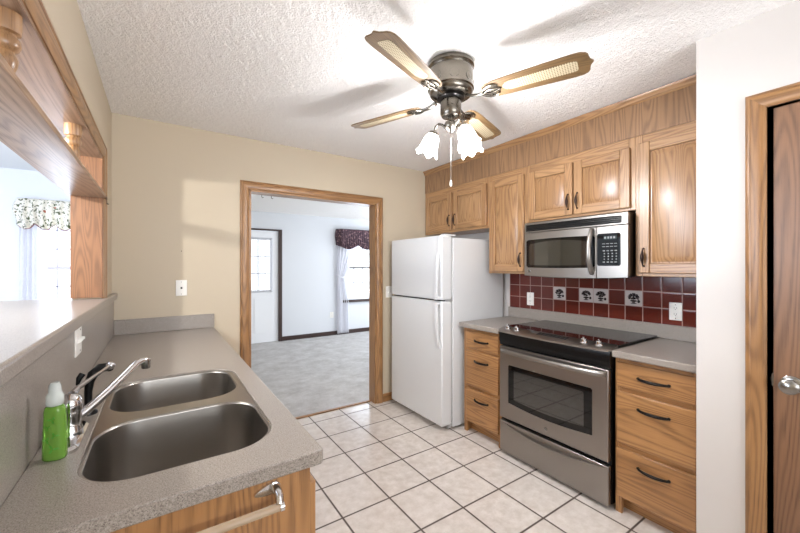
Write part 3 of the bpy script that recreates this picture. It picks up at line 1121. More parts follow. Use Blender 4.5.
bowed_window(1.212, 1.738, 1.380, 1.590, 0.004, 0.004, 0.0015, 0.006, 'window_surround', BLACKGLASS, dr)
bowed_window(1.262, 1.712, 1.398, 1.556, 0.020, 0.004, 0.0025, 0.004, 'window_screen', OVENGLASS, dr)
hp = []
for k in range(21):
    u = k / 20
    hp.append((mw_x(1.228) - 0.002 - 0.044 * math.sin(PI * u) ** 0.6, 1.228, 1.340 + 0.292 * u))
MB().tube(hp, 0.0115, 12, flat=1.3).build('handle', STEEL, dr)
m = MB()
m.lathe([(0.0, 0.0), (0.0125, 0.0), (0.0125, 0.0025), (0.0105, 0.0032), (0.0105, 0.0022), (0, 0.0022)], (mw_x(1.712) + 0.0005, 1.712, 1.353), (-1, 0, 0), 24, mi=0)
m.tube([(mw_x(1.712) - 0.003, 1.712 + 0.006 * math.cos(a) * (1 - a / 9), 1.353 + 0.006 * math.sin(a) * (1 - a / 12)) for a in [k * 0.35 for k in range(17)]], 0.0008, 6, mi=1)
m.build('round_badge', [NICKEL, SOCKET], dr)
cs = bowed_plate(MY0, MS - 0.001, MZ0, 1.645, 0.0, 0.03, 'control_side', STEEL, t, bevel=0.003, lowbow=0.012)
kp = bowed_window(1.056, 1.197, 1.391, 1.598, 0.0, 0.0, 0.0018, 0.006, 'keypad', BLACKGLASS, cs)
xk = mw_x(1.12) - 0.004
MB().box(xk, xk + 0.004, 1.075, 1.155, 1.558, 1.582).build('display', SCREEN, kp)
m = MB()
for k, ch in enumerate((0.012, 0.010, 0.012, 0.011)):
    m.box(xk - 0.0006, xk, 1.140 - 0.018 * k, 1.140 - 0.018 * k + ch, 1.564, 1.577)
for r_ in range(2):
    for c in range(4):
        m.box(xk - 0.0006, xk + 0.003, 1.076 + c * 0.024, 1.076 + c * 0.024 + 0.016, 1.530 - r_ * 0.018, 1.534 - r_ * 0.018)
for r_ in range(5):
    for c in range(4):
        w_ = 0.013 if r_ in (0, 4) else 0.007
        m.box(xk - 0.0006, xk + 0.003, 1.076 + c * 0.024, 1.076 + c * 0.024 + w_, 1.484 - r_ * 0.018, 1.491 - r_ * 0.018)
m.build('keypad_print', LEGEND, kp)

# ============================================================ RANGE
RY0, RY1 = 1.004, 1.776
t = thing('electric_range', 'stainless slide-in electric range with black glass cooktop', 'stove', (2.42, 1.39, 0.0))
MB().box(2.135, 2.715, RY0 - 0.004, RY1 + 0.006, 0.03, 0.895).build('body', BLACK, t)
for y in (RY0 + 0.05, RY1 - 0.05):
    for x in (2.2, 2.66):
        MB().lathe([(0.02, 0), (0.02, 0.01), (0.01, 0.014), (0.01, 0.032)], (x, y, 0), n=12).build('levelling_foot', BLACK, t)
ct = MB().box(2.190, 2.716, 0.988, 1.812, 0.921, 0.9335).build('cooktop', BLACKGLASS, t, bevel=0.003)
# stainless control strip: slopes down to the front, front edge bows out
m = MB()
rings = []
for k in range(25):
    u = k / 24
    y = 0.992 + (1.808 - 0.992) * u
    b = 1 - (2 * u - 1) ** 2
    xf = 2.095 - 0.026 * b - 0.0 
    if u < 0.03 or u > 0.97:
        xf = 2.118
    rings.append([Vector((2.188, y, 0.917)), Vector((2.188, y, 0.934)), Vector((xf + 0.012, y, 0.917)), Vector((xf, y, 0.909)), Vector((xf + 0.003, y, 0.902)), Vector((xf + 0.02, y, 0.900))])
cp = m.loft(rings).build('control_panel', STEEL, t, smooth=35)


def strip_z(x):
    return 0.917 + (x - 2.1) / (2.188 - 2.1) * 0.017


m = MB()
m.prism([Vector((2.118, 1.49, strip_z(2.118) + 0.0005)), Vector((2.118, 1.275, strip_z(2.118) + 0.0005)), Vector((2.172, 1.275, strip_z(2.172) + 0.0005)), Vector((2.172, 1.49, strip_z(2.172) + 0.0005))], (0, 0, 0.0015))
ds = m.build('display', BLACK, cp)
m = MB()
for r_ in range(3):
    for c in range(7):
        x = 2.127 + 0.015 * r_
        m.box(x, x + 0.002, 1.285 + c * 0.029, 1.285 + c * 0.029 + 0.010, strip_z(x) + 0.001, strip_z(x) + 0.0030)
m.build('keypad_print', LEGEND, ds)
m = MB()
m.prism([Vector((2.155, 1.545, strip_z(2.155) + 0.0005)), Vector((2.155, 1.50, strip_z(2.155) + 0.0005)), Vector((2.166, 1.50, strip_z(2.166) + 0.0005)), Vector((2.166, 1.545, strip_z(2.166) + 0.0005))], (0, 0, 0.001))
m.build('name_strip', LEGEND, cp)
for y in (1.735, 1.655, 1.165, 1.075):
    z = strip_z(2.142)
    m = MB()
    m.lathe([(0.022, 0), (0.022, 0.004), (0.017, 0.008), (0.016, 0.024), (0.013, 0.027), (0, 0.028)], (2.142, y, z), (-0.18, 0, 1), 20, mi=0)
    kb = m.build('knob', CHROME, cp)
    m = MB().box(2.132, 2.148, y - 0.004, y + 0.004, z + 0.024, z + 0.034)
    m.build('knob_grip', CHROME, kb, bevel=0.002)
# black fascia below the strip
m = MB()
rings = []
for k in range(25):
    u = k / 24
    y = RY0 - 0.006 + (RY1 - RY0 + 0.016) * u
    b = 1 - (2 * u - 1) ** 2
    x = 2.104 - 0.020 * b
    rings.append([Vector((x + 0.05, y, 0.806)), Vector((x + 0.014, y, 0.806)), Vector((x + 0.004, y, 0.84)), Vector((x, y, 0.885)), Vector((x + 0.004, y, 0.903)), Vector((x + 0.05, y, 0.903))])
m.loft(rings).build('front_fascia', BLACK, t, smooth=50)
# oven door
od = MB().box(2.10, 2.134, RY0, RY1, 0.276, 0.80).build('oven_door', STEEL, t, bevel=0.004)


def win_pts(y0, y1, z0, z1, sag, n=16):
    pts = [(y0, z1), (y1, z1)]
    pts = [(y0 + (y1 - y0) * k / n, z0 - sag * math.sin(PI * k / n)) for k in range(n + 1)]
    pts += [(y1, z0 + 0.01), (y1, z1 - 0.008), (y1 - 0.008, z1), (y0 + 0.008, z1), (y0, z1 - 0.008)]
    return pts


m = MB().prism([Vector((2.098, y, z)) for y, z in win_pts(1.094, 1.697, 0.398, 0.672, 0.020)], (0.006, 0, 0))
ow = m.build('oven_window', BLACKGLASS, od, smooth=30)
m = MB().prism([Vector((2.0965, y, z)) for y, z in win_pts(1.142, 1.648, 0.432, 0.640, 0.014)], (0.004, 0, 0))
m.build('oven_glass', OVENGLASS, ow, smooth=30)
m = MB()                                           # bowed towel-bar handle
rings = []
for k in range(31):
    u = k / 30
    y = 1.018 + (1.764 - 1.018) * u
    b = 1 - (2 * u - 1) ** 2
    x = 2.092 - 0.042 * b ** 0.6
    zc = 0.772
    rings.append([Vector((x + 0.008, y, zc - 0.016)), Vector((x, y, zc - 0.012)), Vector((x - 0.003, y, zc)), Vector((x, y, zc + 0.012)), Vector((x + 0.008, y, zc + 0.016)), Vector((x + 0.011, y, zc))])
m.loft(rings)
for y in (1.032, 1.750):
    m.box(2.085, 2.101, y - 0.012, y + 0.012, 0.762, 0.782)
m.build('handle', STEEL, od, smooth=50)
m = MB()
m.lathe([(0.012, 0), (0.012, 0.002), (0.0105, 0.0026), (0, 0.0026)], (2.1, 1.396, 0.322), (-1, 0, 0), 20, mi=0)
m.tube([(2.0972, 1.396 + 0.006 * math.cos(a) * (1 - a / 9), 0.322 + 0.008 * math.sin(a) * (1 - a / 12)) for a in [k * 0.35 for k in range(17)]], 0.0011, 6, mi=1)
m.build('round_badge', [NICKEL, SOCKET], od)
# storage drawer with a crescent grip
dw = MB().box(2.102, 2.134, RY0, RY1, 0.026, 0.252).build('storage_drawer', STEEL, t, bevel=0.004)
m = MB()
rings = []
for k in range(31):
    u = k / 30
    y = 1.03 + (1.75 - 1.03) * u
    b = math.sin(PI * u)
    x = 2.102
    rings.append([Vector((x + 0.002, y, 0.236 - 0.046 * b)), Vector((x - 0.002 - 0.02 * b, y, 0.238 - 0.036 * b)), Vector((x - 0.003 - 0.024 * b, y, 0.240 - 0.026 * b)), Vector((x + 0.002, y, 0.242 - 0.022 * b))])
m.loft(rings).build('handle', STEEL, dw, smooth=60)

# ============================================================ BASE CABINETS BESIDE THE RANGE
def arched_pull(F, w, parent):
    """black arched drawer pull; F(a, b, n) centred"""
    m = MB()
    pts, rs = [], []
    for k in range(17):
        u = k / 16
        pts.append(F((u - 0.5) * w, -0.002 * math.sin(PI * u), 0.002 + 0.024 * math.sin(PI * u) ** 0.5))
        rs.append(0.0062 + 0.0022 * math.sin(PI * u))
    m.tube(pts, rs, 10)
    for s in (-1, 1):
        m.tube([F(s * w * 0.49, 0, -0.001), F(s * w * 0.49, 0, 0.005)], 0.008, 10)
    return m.build('handle', BLACKMET, parent)


def base_cabinet(label, y0, y1, d0, d1):
    xf = 2.15
    t = thing('base_cabinet', label, 'cabinet', (2.44, (y0 + y1) / 2, 0), 'oak drawer bases')
    m = MB()
    m.box(xf + 0.02, XR - 0.005, y0, y0 + 0.016, 0, 0.88).box(xf + 0.02, XR - 0.005, y1 - 0.016, y1, 0, 0.88)
    m.box(xf + 0.02, XR - 0.005, y0 + 0.016, y1 - 0.016, 0.088, 0.88)
    m.build('carcass', BASEOAK['Z'], t)
    MB().box(xf + 0.07, xf + 0.085, y0 + 0.016, y1 - 0.016, 0, 0.088).build('toe_kick', BASEOAK['Y'], t)
    m = MB()
    s = 0.034
    m.box(xf, xf + 0.021, y0, y0 + s, 0, 0.88, 0).box(xf, xf + 0.021, y1 - s, y1, 0, 0.88, 0)
    for a, b in ((0.088, 0.13), (0.36, 0.42), (0.67, 0.73), (0.83, 0.88)):
        m.box(xf, xf + 0.021, y0 + s, y1 - s, a, b, 1)
    m.build('face_frame', [BASEOAK['Z'], BASEOAK['Y']], t, bevel=0.0015)
    for a, b in ((0.716, 0.855), (0.402, 0.690), (0.103, 0.375)):
        d = MB().box(xf - 0.02, xf, d0, d1, a, b).build('drawer', BASEOAK['Y'], t, bevel=0.005)
        zc = {0.716: 0.784, 0.402: 0.617, 0.103: 0.302}[a]
        arched_pull((lambda zz: (lambda p, q, n: Vector((xf - 0.02 - n, (d0 + d1) / 2 - p, zz + q))))(zc), 0.142, d)
    return t


base_cabinet('narrow oak three-drawer base between refrigerator and range', 1.795, 2.20, 1.818, 2.160)
base_cabinet('oak three-drawer base right of the range, against the white wall', CY, 0.988, 0.614, 0.974)

# countertop pieces and splash
ct_z0, ct_z1 = 0.880, 0.918
tag(MB().box(2.10, XR - 0.012, 1.80, 2.215, ct_z0, ct_z1).build('countertop', LAM, bevel=0.006, origin=ORG), 'small grey speckled countertop between refrigerator and range', 'countertop')
tag(MB().box(2.10, XR - 0.012, CY, 0.986, ct_z0, ct_z1).build('countertop', LAM, bevel=0.006, origin=ORG), 'grey speckled countertop right of the range', 'countertop')
tag(MB().box(2.718, XR - 0.004, CY, 2.20, ct_z1, 1.010).build('backsplash_curb', LAM, bevel=0.004, origin=ORG), 'low grey speckled splash strip under the red tiles', 'backsplash')
t = thing('tile_backsplash', 'dark red tiled backsplash with four picture tiles behind the range', 'backsplash', (0, 0, 0))
MB().box(2.733, XR, CY, 2.192, 1.008, 1.33).build('tile_field', REDTILE, t)
for yc in (1.691, 1.469, 1.359, 1.137):
    zc, h = 1.166, 0.0515
    d = MB().box(2.7315, 2.7345, yc - 0.0535, yc + 0.0535, zc - h, zc + h).build('picture_tile', TILEWHITE, t, bevel=0.001)
    m = MB()
    X0 = 2.7318

    def disc(y, z, ry, rz, mi, ang=0.0, n=12):
        pts = []
        for k in range(n):
            a = 2 * PI * k / n
            u, w = ry * math.cos(a), rz * math.sin(a)
            pts.append(Vector((X0, yc - (y + u * math.cos(ang) - w * math.sin(ang)), zc + z + u * math.sin(ang) + w * math.cos(ang))))
        m.prism(pts, (-0.0008, 0, 0), mi)
    rr = random.Random(int(yc * 1000))
    for k in range(11):                            # leaves and fruit heaped in a bowl
        a = PI * (k + 0.5) / 11
        disc(0.026 * math.cos(a), 0.004 + 0.022 * math.sin(a), 0.012, 0.0055, k % 3 == 0, a + rr.uniform(-0.4, 0.4))
    for k in range(16):
        a, q = rr.uniform(0, PI), rr.uniform(0.0, 0.024)
        disc(q * 1.2 * math.cos(a), -0.004 + q * math.sin(a), 0.0068, 0.0058, k % 3 == 0, rr.uniform(0, 3))
    disc(0.0, -0.018, 0.022, 0.007, 0)
    disc(0.0, -0.028, 0.010, 0.005, 1)
    disc(0.0, -0.035, 0.020, 0.0035, 0)
    disc(0.032, -0.020, 0.009, 0.011, 0)
    m.build('fruit_bowl_motif', [INK, INKBLUE], d, smooth=0)

# ============================================================ REFRIGERATOR
t = thing('refrigerator', 'white top-freezer refrigerator beside the doorway', 'refrigerator', (2.35, 2.63, 0))
RFY0, RFY1 = 2.244, 3.018
MB().box(2.062, 2.70, RFY0, RFY1, 0.025, 1.632).build('cabinet_body', APPL, t, bevel=0.006)
m = MB()
m.box(2.02, 2.06, RFY0 + 0.02, RFY1 - 0.02, 0.015, 0.05)
m.build('base_grille', GASKET, t)
for name, z0, z1 in (('freezer_door', 1.106, 1.648), ('refrigerator_door', 0.052, 1.094)):
    d = MB().box(1.938, 2.046, RFY0, RFY1, z0, z1).build(name, APPL, t, bevel=0.012, seg=3)
    MB().box(2.044, 2.064, RFY0 + 0.012, RFY1 - 0.012, z0 + 0.012, z1 - 0.012).build('door_gasket', GASKET, d)
    if name == 'freezer_door':
        za, zb, lo, hi = 1.112, 1.642, 0.0, 0.34
    else:
        za, zb, lo, hi = 0.70, 1.088, 0.30, 1.0
    m = MB()
    rings = []
    for k in range(25):
        u = k / 24
        z = za + (zb - za) * u
        if name == 'freezer_door':
            b = max(0.0, 1 - (max(0, u - 0.05) / 0.68) ** 2) ** 0.5 if u < 0.73 else 0.0
        else:
            b = max(0.0, 1 - ((1 - u) / 0.98) ** 2.2) ** 0.5
        x = 1.938 - 0.006 - 0.036 * b
        th = 0.016
        rings.append([Vector((min(x + th, 1.941), 2.262, z)), Vector((x + 0.003, 2.262, z)), Vector((x, 2.268, z)), Vector((x, 2.296, z)), Vector((x + 0.003, 2.302, z)), Vector((min(x + th, 1.941), 2.302, z))])
    m.loft(rings)
    if name == 'freezer_door':
        m.box(1.90, 1.941, 2.264, 2.300, 1.112, 1.135)
    else:
        m.box(1.90, 1.941, 2.264, 2.300, 1.066, 1.088)
    m.build('handle', APPL, d, smooth=50)
MB().box(1.965, 2.06, RFY0 + 0.02, RFY1 - 0.01, 1.0945, 1.1055).build('door_gap_shade', BLACK, t)  # black strip in place of the shade between the two doors
MB().box(1.965, 2.10, RFY0 + 0.004, RFY0 + 0.05, 1.646, 1.660).build('hinge_cover', APPL, t, bevel=0.004)
MB().box(1.99, 2.07, RFY0 + 0.002, RFY0 + 0.03, 1.0945, 1.1055).build('middle_hinge', GASKET, t)

# ============================================================ LEFT SIDE: COUNTER, SINK, BAR
LZ = 0.916
CF, CE = 0.352, 0.868             # counter front edge (x) and near end (y)


def round_rect(x0, x1, y0, y1, r, n=8):
    pts = []
    for cx, cy, a0 in ((x1 - r, y1 - r, 0), (x0 + r, y1 - r, 90), (x0 + r, y0 + r, 180), (x1 - r, y0 + r, 270)):
        for k in range(n + 1):
            a = math.radians(a0 + 90 * k / n)
            pts.append((cx + r * math.cos(a), cy + r * math.sin(a)))
    return pts


def plate_with_holes(outer, holes, z0, z1):
    """flat slab with holes through it"""
    m = MB()
    bm = m.bm
    edges = []
    loops = []
    for lp in [outer] + holes:
        vs = [bm.verts.new((x, y, z1)) for x, y in lp]
        loops.append(vs)
        edges += [bm.edges.new((vs[i], vs[(i + 1) % len(vs)])) for i in range(len(vs))]
    bmesh.ops.triangle_fill(bm, edges=edges, use_beauty=True)
    bad = []
    for f in bm.faces:                             # drop fill inside the holes
        c = f.calc_center_median()
        for h in holes:
            ins = False
            for i in range(len(h)):
                (xa, ya), (xb, yb) = h[i], h[i - 1]
                if (ya > c.y) != (yb > c.y) and c.x < (xb - xa) * (c.y - ya) / (yb - ya) + xa:
                    ins = not ins
            if ins:
                bad.append(f)
    bmesh.ops.delete(bm, geom=bad, context='FACES_ONLY')
    top_faces = list(bm.faces)
    low = {}
    for vs in loops:
        for v in vs:
            low[v] = bm.verts.new((v.co.x, v.co.y, z0))
    for f in top_faces:
        m._q([low[v] for v in reversed(f.verts)], 0)
    for vs in loops:
        for i in range(len(vs)):
            a, b = vs[i], vs[(i + 1) % len(vs)]
            m._q([a, b, low[b], low[a]], 0)
    return m


SX0, SX1, SY0, SY1 = -0.158, 0.278, 0.990, 1.838
CUT = round_rect(SX0, SX1, SY0, SY1, 0.125, 12)
outer = [(XL + 0.012, CE), (CF - 0.008, CE), (CF, CE + 0.008), (CF, YB), (XL + 0.012, YB)]
t = thing('countertop', 'long grey speckled countertop holding the double sink', 'countertop', (0.05, 2.0, LZ - 0.036))
WORLD[t.name] = Vector((0.05, 2.0, LZ - 0.036))
plate_with_holes(outer, [CUT], LZ - 0.036, LZ).build('worktop', LAM, t, bevel=0.003, smooth=30)
MB().box(XL + 0.012, CF + 0.002, YB - 0.02, YB, LZ, 1.020).build('end_splash', LAM, t, bevel=0.003)
tag(MB().box(XL + 0.0004, XL + 0.012, CE, YB, LZ - 0.03, PZ0).build('splashback_panel', LAM, origin=ORG), 'tall grey laminate splashback behind the sink, under the bar ledge', 'backsplash')

# sink
t = thing('kitchen_sink', 'stainless steel double bowl sink set in the grey counter', 'sink', (0.06, 1.40, 0.70))
B1 = (SX0 + 0.007, SX1 - 0.007, SY0 + 0.007, 1.378)
B2 = (SX0 + 0.016, SX1 - 0.020, 1.446, SY1 - 0.008)
SZ = LZ - 0.006
plate_with_holes(round_rect(SX0 - 0.015, SX1 + 0.015, SY0 - 0.015, SY1 + 0.015, 0.13, 12), [round_rect(*B1, 0.115, 12), round_rect(*B2, 0.115, 12)], LZ - 0.042, LZ - 0.037).build('rim_flange', SINKSTEEL, t)
m = plate_with_holes(round_rect(SX0, SX1, SY0, SY1, 0.125, 12), [round_rect(*B1, 0.115, 12), round_rect(*B2, 0.115, 12)], SZ - 0.003, SZ + 0.002)
m.build('rim', SINKSTEEL, t, bevel=0.0012)
for nm, B, r, dep in (('bowl', B1, 0.115, 0.215), ('bowl', B2, 0.115, 0.19)):
    rings = []
    prof = [(0.0, 0.0), (0.0008, -0.006), (0.004, -0.05), (0.014, -dep + 0.04), (0.020, -dep + 0.02), (0.034, -dep + 0.006), (0.055, -dep)]
    for ins, dz in prof:
        rr_ = max(0.03, r - ins * 0.5)
        rings.append([Vector((x, y, SZ + dz)) for x, y in round_rect(B[0] + ins, B[1] - ins, B[2] + ins, B[3] - ins, rr_, 12)])
    cx, cy = (B[0] + B[1]) / 2, (B[2] + B[3]) / 2
    n = len(rings[0])
    for rad, dz in ((0.05, -dep - 0.003), (0.044, -dep - 0.006)):
        base = rings[6]
        rings.append([Vector((cx + (p.x - cx) / max(1e-6, math.hypot(p.x - cx, p.y - cy)) * rad, cy + (p.y - cy) / max(1e-6, math.hypot(p.x - cx, p.y - cy)) * rad, SZ + dz)) for p in base])
    b = MB().loft(rings, (False, True)).build(nm, SINKSTEEL, t, smooth=60)
    thick(b, 0.0015)
    MB().lathe([(0.042, 0), (0.042, 0.003), (0.030, 0.0015), (0.008, 0.0015), (0.006, 0.010), (0, 0.011)], (cx, cy, SZ - dep - 0.0055), n=20).build('drain', CHROME, b)

# faucet
t = thing('faucet', 'chrome single-lever kitchen faucet with long slanted spout', 'faucet', (-0.200, 1.305, LZ))
m = MB()
m.loft([[Vector((x, y, z)) for x, y in round_rect(-0.228 + i, -0.172 - i, 1.20 + i, 1.41 - i, 0.026 - i * 0.5)] for i, z in ((0, LZ), (0, LZ + 0.008), (0.006, LZ + 0.014))])
m.build('deck_plate', CHROME, t, smooth=40)
m = MB()
m.lathe([(0.027, 0.012), (0.026, 0.03), (0.0235, 0.036), (0.0235, 0.075), (0.026, 0.08), (0.026, 0.10), (0.021, 0.115), (0.012, 0.124), (0, 0.126)], (-0.200, 1.305, LZ), n=24)
m.build('body', CHROME, t, smooth=60)
m = MB()
sp = [(-0.195, 1.31, 0.965), (-0.165, 1.328, 0.985), (-0.125, 1.354, 1.018), (-0.085, 1.380, 1.056), (-0.068, 1.391, 1.073), (-0.058, 1.398, 1.081), (-0.048, 1.404, 1.085), (-0.036, 1.412, 1.085), (-0.028, 1.418, 1.080)]
m.tube(sp, [0.013, 0.0122, 0.0112, 0.0102, 0.0098, 0.0098, 0.0098, 0.0095, 0.009], 14)
m.build('spout', CHROME, t, smooth=60)
m = MB().lathe([(0.0125, 0.0), (0.0125, -0.022), (0.0105, -0.026), (0, -0.026)], (-0.036, 1.412, 1.084), n=16)
m.build('aerator', NICKEL, t)
m = MB()
m.tube([(-0.198, 1.31, 1.036), (-0.19, 1.33, 1.046), (-0.165, 1.39, 1.056), (-0.142, 1.45, 1.064), (-0.134, 1.472, 1.066)], [0.015, 0.010, 0.0065, 0.006, 0.007], 12, flat=0.7)
lv = m.build('lever', CHROME, t, smooth=60)
m = MB().lathe([(0.0, -0.011), (0.008, -0.009), (0.0125, -0.002), (0.0125, 0.004), (0.008, 0.010), (0, 0.012)], (-0.131, 1.479, 1.066), (0.3, 0.95, 0.1), 16)
m.build('lever_tip', CHROME, lv, smooth=60)

t = thing('side_sprayer', 'black side sprayer standing behind the chrome faucet', 'sprayer', (-0.188, 1.50, LZ))
MB().lathe([(0.024, 0), (0.024, 0.006), (0.018, 0.014), (0.015, 0.03), (0, 0.03)], (-0.188, 1.50, LZ), n=20).build('holder', BLACK, t)
m = MB()
m.tube([(-0.188, 1.50, LZ + 0.026), (-0.188, 1.50, LZ + 0.07), (-0.185, 1.502, LZ + 0.10), (-0.178, 1.507, LZ + 0.122), (-0.160, 1.52, LZ + 0.137), (-0.140, 1.535, LZ + 0.136)], [0.010, 0.0105, 0.012, 0.015, 0.0155, 0.013], 14)
m.build('spray_wand', BLACK, t, smooth=60)
m = MB().tube([(-0.200, 1.492, LZ + 0.132), (-0.208, 1.487, LZ + 0.120), (-0.212, 1.484, LZ + 0.100)], [0.009, 0.008, 0.004], 10)
m.build('trigger', BLACK, t)
MB().lathe([(0.0165, 0), (0.0165, 0.006), (0.011, 0.008), (0.0, 0.008)], (-0.140, 1.535, LZ + 0.136), (0.78, 0.62, -0.15), 18).build('spray_face', BLACKGLASS, t)

# soap
t = thing('soap_bottle', 'green translucent soap bottle with clear cap beside the faucet', 'bottle', (-0.212, 1.198, LZ))


def oval(z, rx, ry, n=28):
    # long side faces the viewer
    ca, sa = math.cos(math.radians(-18)), math.sin(math.radians(-18))
    r = []
    for k in range(n):
        a = 2 * PI * k / n
        u = rx * math.copysign(abs(math.cos(a)) ** 0.8, math.cos(a))
        w = ry * math.copysign(abs(math.sin(a)) ** 0.8, math.sin(a))
        r.append(Vector((-0.212 + u * ca - w * sa, 1.198 + u * sa + w * ca, z)))
    return r


m = MB()
m.loft([oval(LZ + z, a, b) for z, a, b in ((0, 0.021, 0.015), (0.004, 0.0235, 0.0175), (0.03, 0.023, 0.0175), (0.09, 0.0215, 0.0165), (0.118, 0.0205, 0.016), (0.128, 0.018, 0.0145), (0.133, 0.012, 0.012))])
bt = m.build('bottle_body', SOAP, t, smooth=60)
m = MB()
fdir = Vector((math.sin(math.radians(-18)) * 1, -math.cos(math.radians(-18)), 0))


def on_bottle(u, z, lift=0.0008):
    ca, sa = math.cos(math.radians(-18)), math.sin(math.radians(-18))
    rx, ry = 0.0222, 0.0170
    w = -ry * (1 - min(0.99, abs(u) / rx) ** 2.5) ** 0.4 - lift
    return Vector((-0.212 + u * ca - w * sa, 1.198 + u * sa + w * ca, LZ + z))


for (u, z, r_, a0) in ((0.004, 0.030, 0.011, 0), (-0.008, 0.052, 0.009, 1), (0.008, 0.062, 0.008, 2), (-0.006, 0.082, 0.007, 0.5), (0.003, 0.100, 0.009, 3)):
    for q in range(3):
        a = a0 + q * 2.1
        pts = [on_bottle(u + r_ * (0.55 * math.cos(a) + 0.5 * math.cos(b_) * math.cos(a) - 0.22 * math.sin(b_) * math.sin(a)), z + r_ * (0.55 * math.sin(a) + 0.5 * math.cos(b_) * math.sin(a) + 0.22 * math.sin(b_) * math.cos(a))) for b_ in [2 * PI * k / 10 for k in range(10)]]
        m.prism(pts, fdir * 0.0006)
m.build('leaf_print', SOAPDARK, bt, smooth=0)
m = MB().lathe([(0.013, 0.130), (0.0165, 0.133), (0.017, 0.140), (0.0165, 0.156), (0.0125, 0.162), (0.0115, 0.178), (0.0085, 0.186), (0, 0.187)], (-0.212, 1.198, LZ), n=22)
m.build('cap', CLEARCAP, t, smooth=50)

# bar ledge on top of the half wall
outer = [(-0.88, 0.30), (XL + 0.032, 0.30), (XL + 0.032, YB), (XL, YB), (XL, PY1), (XL - 0.10, PY1), (XL - 0.125, PY1 + 0.10), (-0.86, PY1 + 0.10), (-0.88, PY1 + 0.08)]
m = MB()
bm = m.bm
outer = [(-0.88, 0.45), (XL + 0.032, 0.45), (XL + 0.032, YB), (XL + 0.0005, YB), (XL + 0.0005, PY1), (XL - 0.1255, PY1), (XL - 0.1255, PY1 + 0.10), (-0.86, PY1 + 0.10), (-0.88, PY1 + 0.08)]
plate_with_holes(outer, [], 1.162, 1.206).build('bar_ledge', LAM, bevel=0.008, seg=3, origin=ORG, smooth=30)
tag(bpy.data.objects['bar_ledge'], 'glossy grey bar ledge running through the pass-through opening', 'counter')

# shelf and spindles in the pass-through
t = thing('spindle_shelf', 'oak shelf hung under the header of the pass-through', 'shelf', (XL - 0.06, 1.5, 1.775))
outer = [(-0.408, PY0 + 0.018), (-0.250, PY0 + 0.018), (-0.250, PY1 + 0.03), (-0.258, PY1 + 0.055), (XL + 0.020, PY1 + 0.055), (XL + 0.020, PY1 - 0.018), (-0.408, PY1 - 0.018)]
plate_with_holes(outer, [], 1.774, 1.792).build('shelf_board', SHELFOAK['Y'], t, bevel=0.003)
for y in (1.24, 2.06):
    m = MB()
    h = (PZ1 - 0.018) - 1.792
    p = [(0.029, 0), (0.029, 0.035), (0.020, 0.040), (0.026, 0.048), (0.020, 0.056), (0.017, 0.062), (0.022, 0.080), (0.024, 0.095), (0.020, 0.105), (0.018, 0.112), (0.025, 0.118), (0.029, 0.128), (0.028, 0.142), (0.021, 0.150), (0.021, 0.154), (0.029, 0.158), (0.030, 0.164), (0.030, h)]
    m.lathe([(r_, min(z_, h)) for r_, z_ in p], (XL - 0.038, y, 1.792), n=24)
    m.build('spindle', OAK['Z'], t, smooth=45)
m = MB().tube([(XL + 0.014, PY1 + 0.046, 1.776), (XL + 0.016, PY1 + 0.048, 1.762), (XL + 0.018, PY1 + 0.048, 1.752), (XL + 0.026, PY1 + 0.046, 1.750)], 0.003, 8)
tag(m.build('cup_hook', BLACKMET), 'tiny dark hook under the far end of the oak shelf', 'hook')
for x in (0.735, 0.815):
    m = MB().tube([(x, YB + 0.105, DZ - 0.018), (x, YB + 0.105, DZ - 0.036), (x + 0.006, YB + 0.100, DZ - 0.044), (x + 0.013, YB + 0.098, DZ - 0.038)], 0.0028, 8)
    tag(m.build('cup_hook', NICKEL), 'left of two small hooks under the doorway header' if x < 0.78 else 'right of two small hooks under the doorway header', 'hook', 'hooks under the doorway header')

# sink cabinet below the left counter
t = thing('sink_cabinet', 'oak sink base cabinet with plain end panel under the counter end', 'cabinet', (0.03, 1.98, 0))
XS = 0.322
MB().box(XL + 0.002, XS, CE + 0.02, CE + 0.036, 0, LZ - 0.036).build('end_panel', BASEOAK['Z'], t, bevel=0.0015)
MB().box(XL + 0.002, XS - 0.02, YB - 0.03, YB - 0.012, 0, LZ - 0.036).build('end_panel', BASEOAK['Z'], t)
m = MB()
m.box(XS - 0.02, XS, CE + 0.036, YB - 0.012, 0.10, 0.14, 1).box(XS - 0.02, XS, CE + 0.036, YB - 0.012, LZ - 0.085, LZ - 0.036, 1)
for y in (CE + 0.056, 1.40, 1.95, 2.50, YB - 0.032):
    m.box(XS - 0.02, XS, y - 0.02, y + 0.02, 0.10, LZ - 0.04, 0)
m.build('face_frame', [BASEOAK['Z'], BASEOAK['Y']], t)
MB().box(XL + 0.002, XL + 0.01, CE + 0.036, YB - 0.03, 0.1, LZ - 0.04).box(XL + 0.01, XS - 0.02, CE + 0.036, YB - 0.03, 0.10, 0.116).build('carcass', BASEOAK['Y'], t)
MB().box(XS - 0.09, XS - 0.075, CE + 0.036, YB - 0.03, 0, 0.10).build('toe_kick', BASEOAK['Y'], t)
for a, b in ((0.90, 1.39), (1.41, 1.94), (1.96, 2.49), (2.51, 3.05)):
    F = (lambda a_: (lambda x, y, n: Vector((XS + n, a_ + x, 0.125 + y))))(a)
    panel_door(F, b - a, 0.70, t, BASEOAK, 'Y', (b - a - 0.03, 0.60, 0.115))

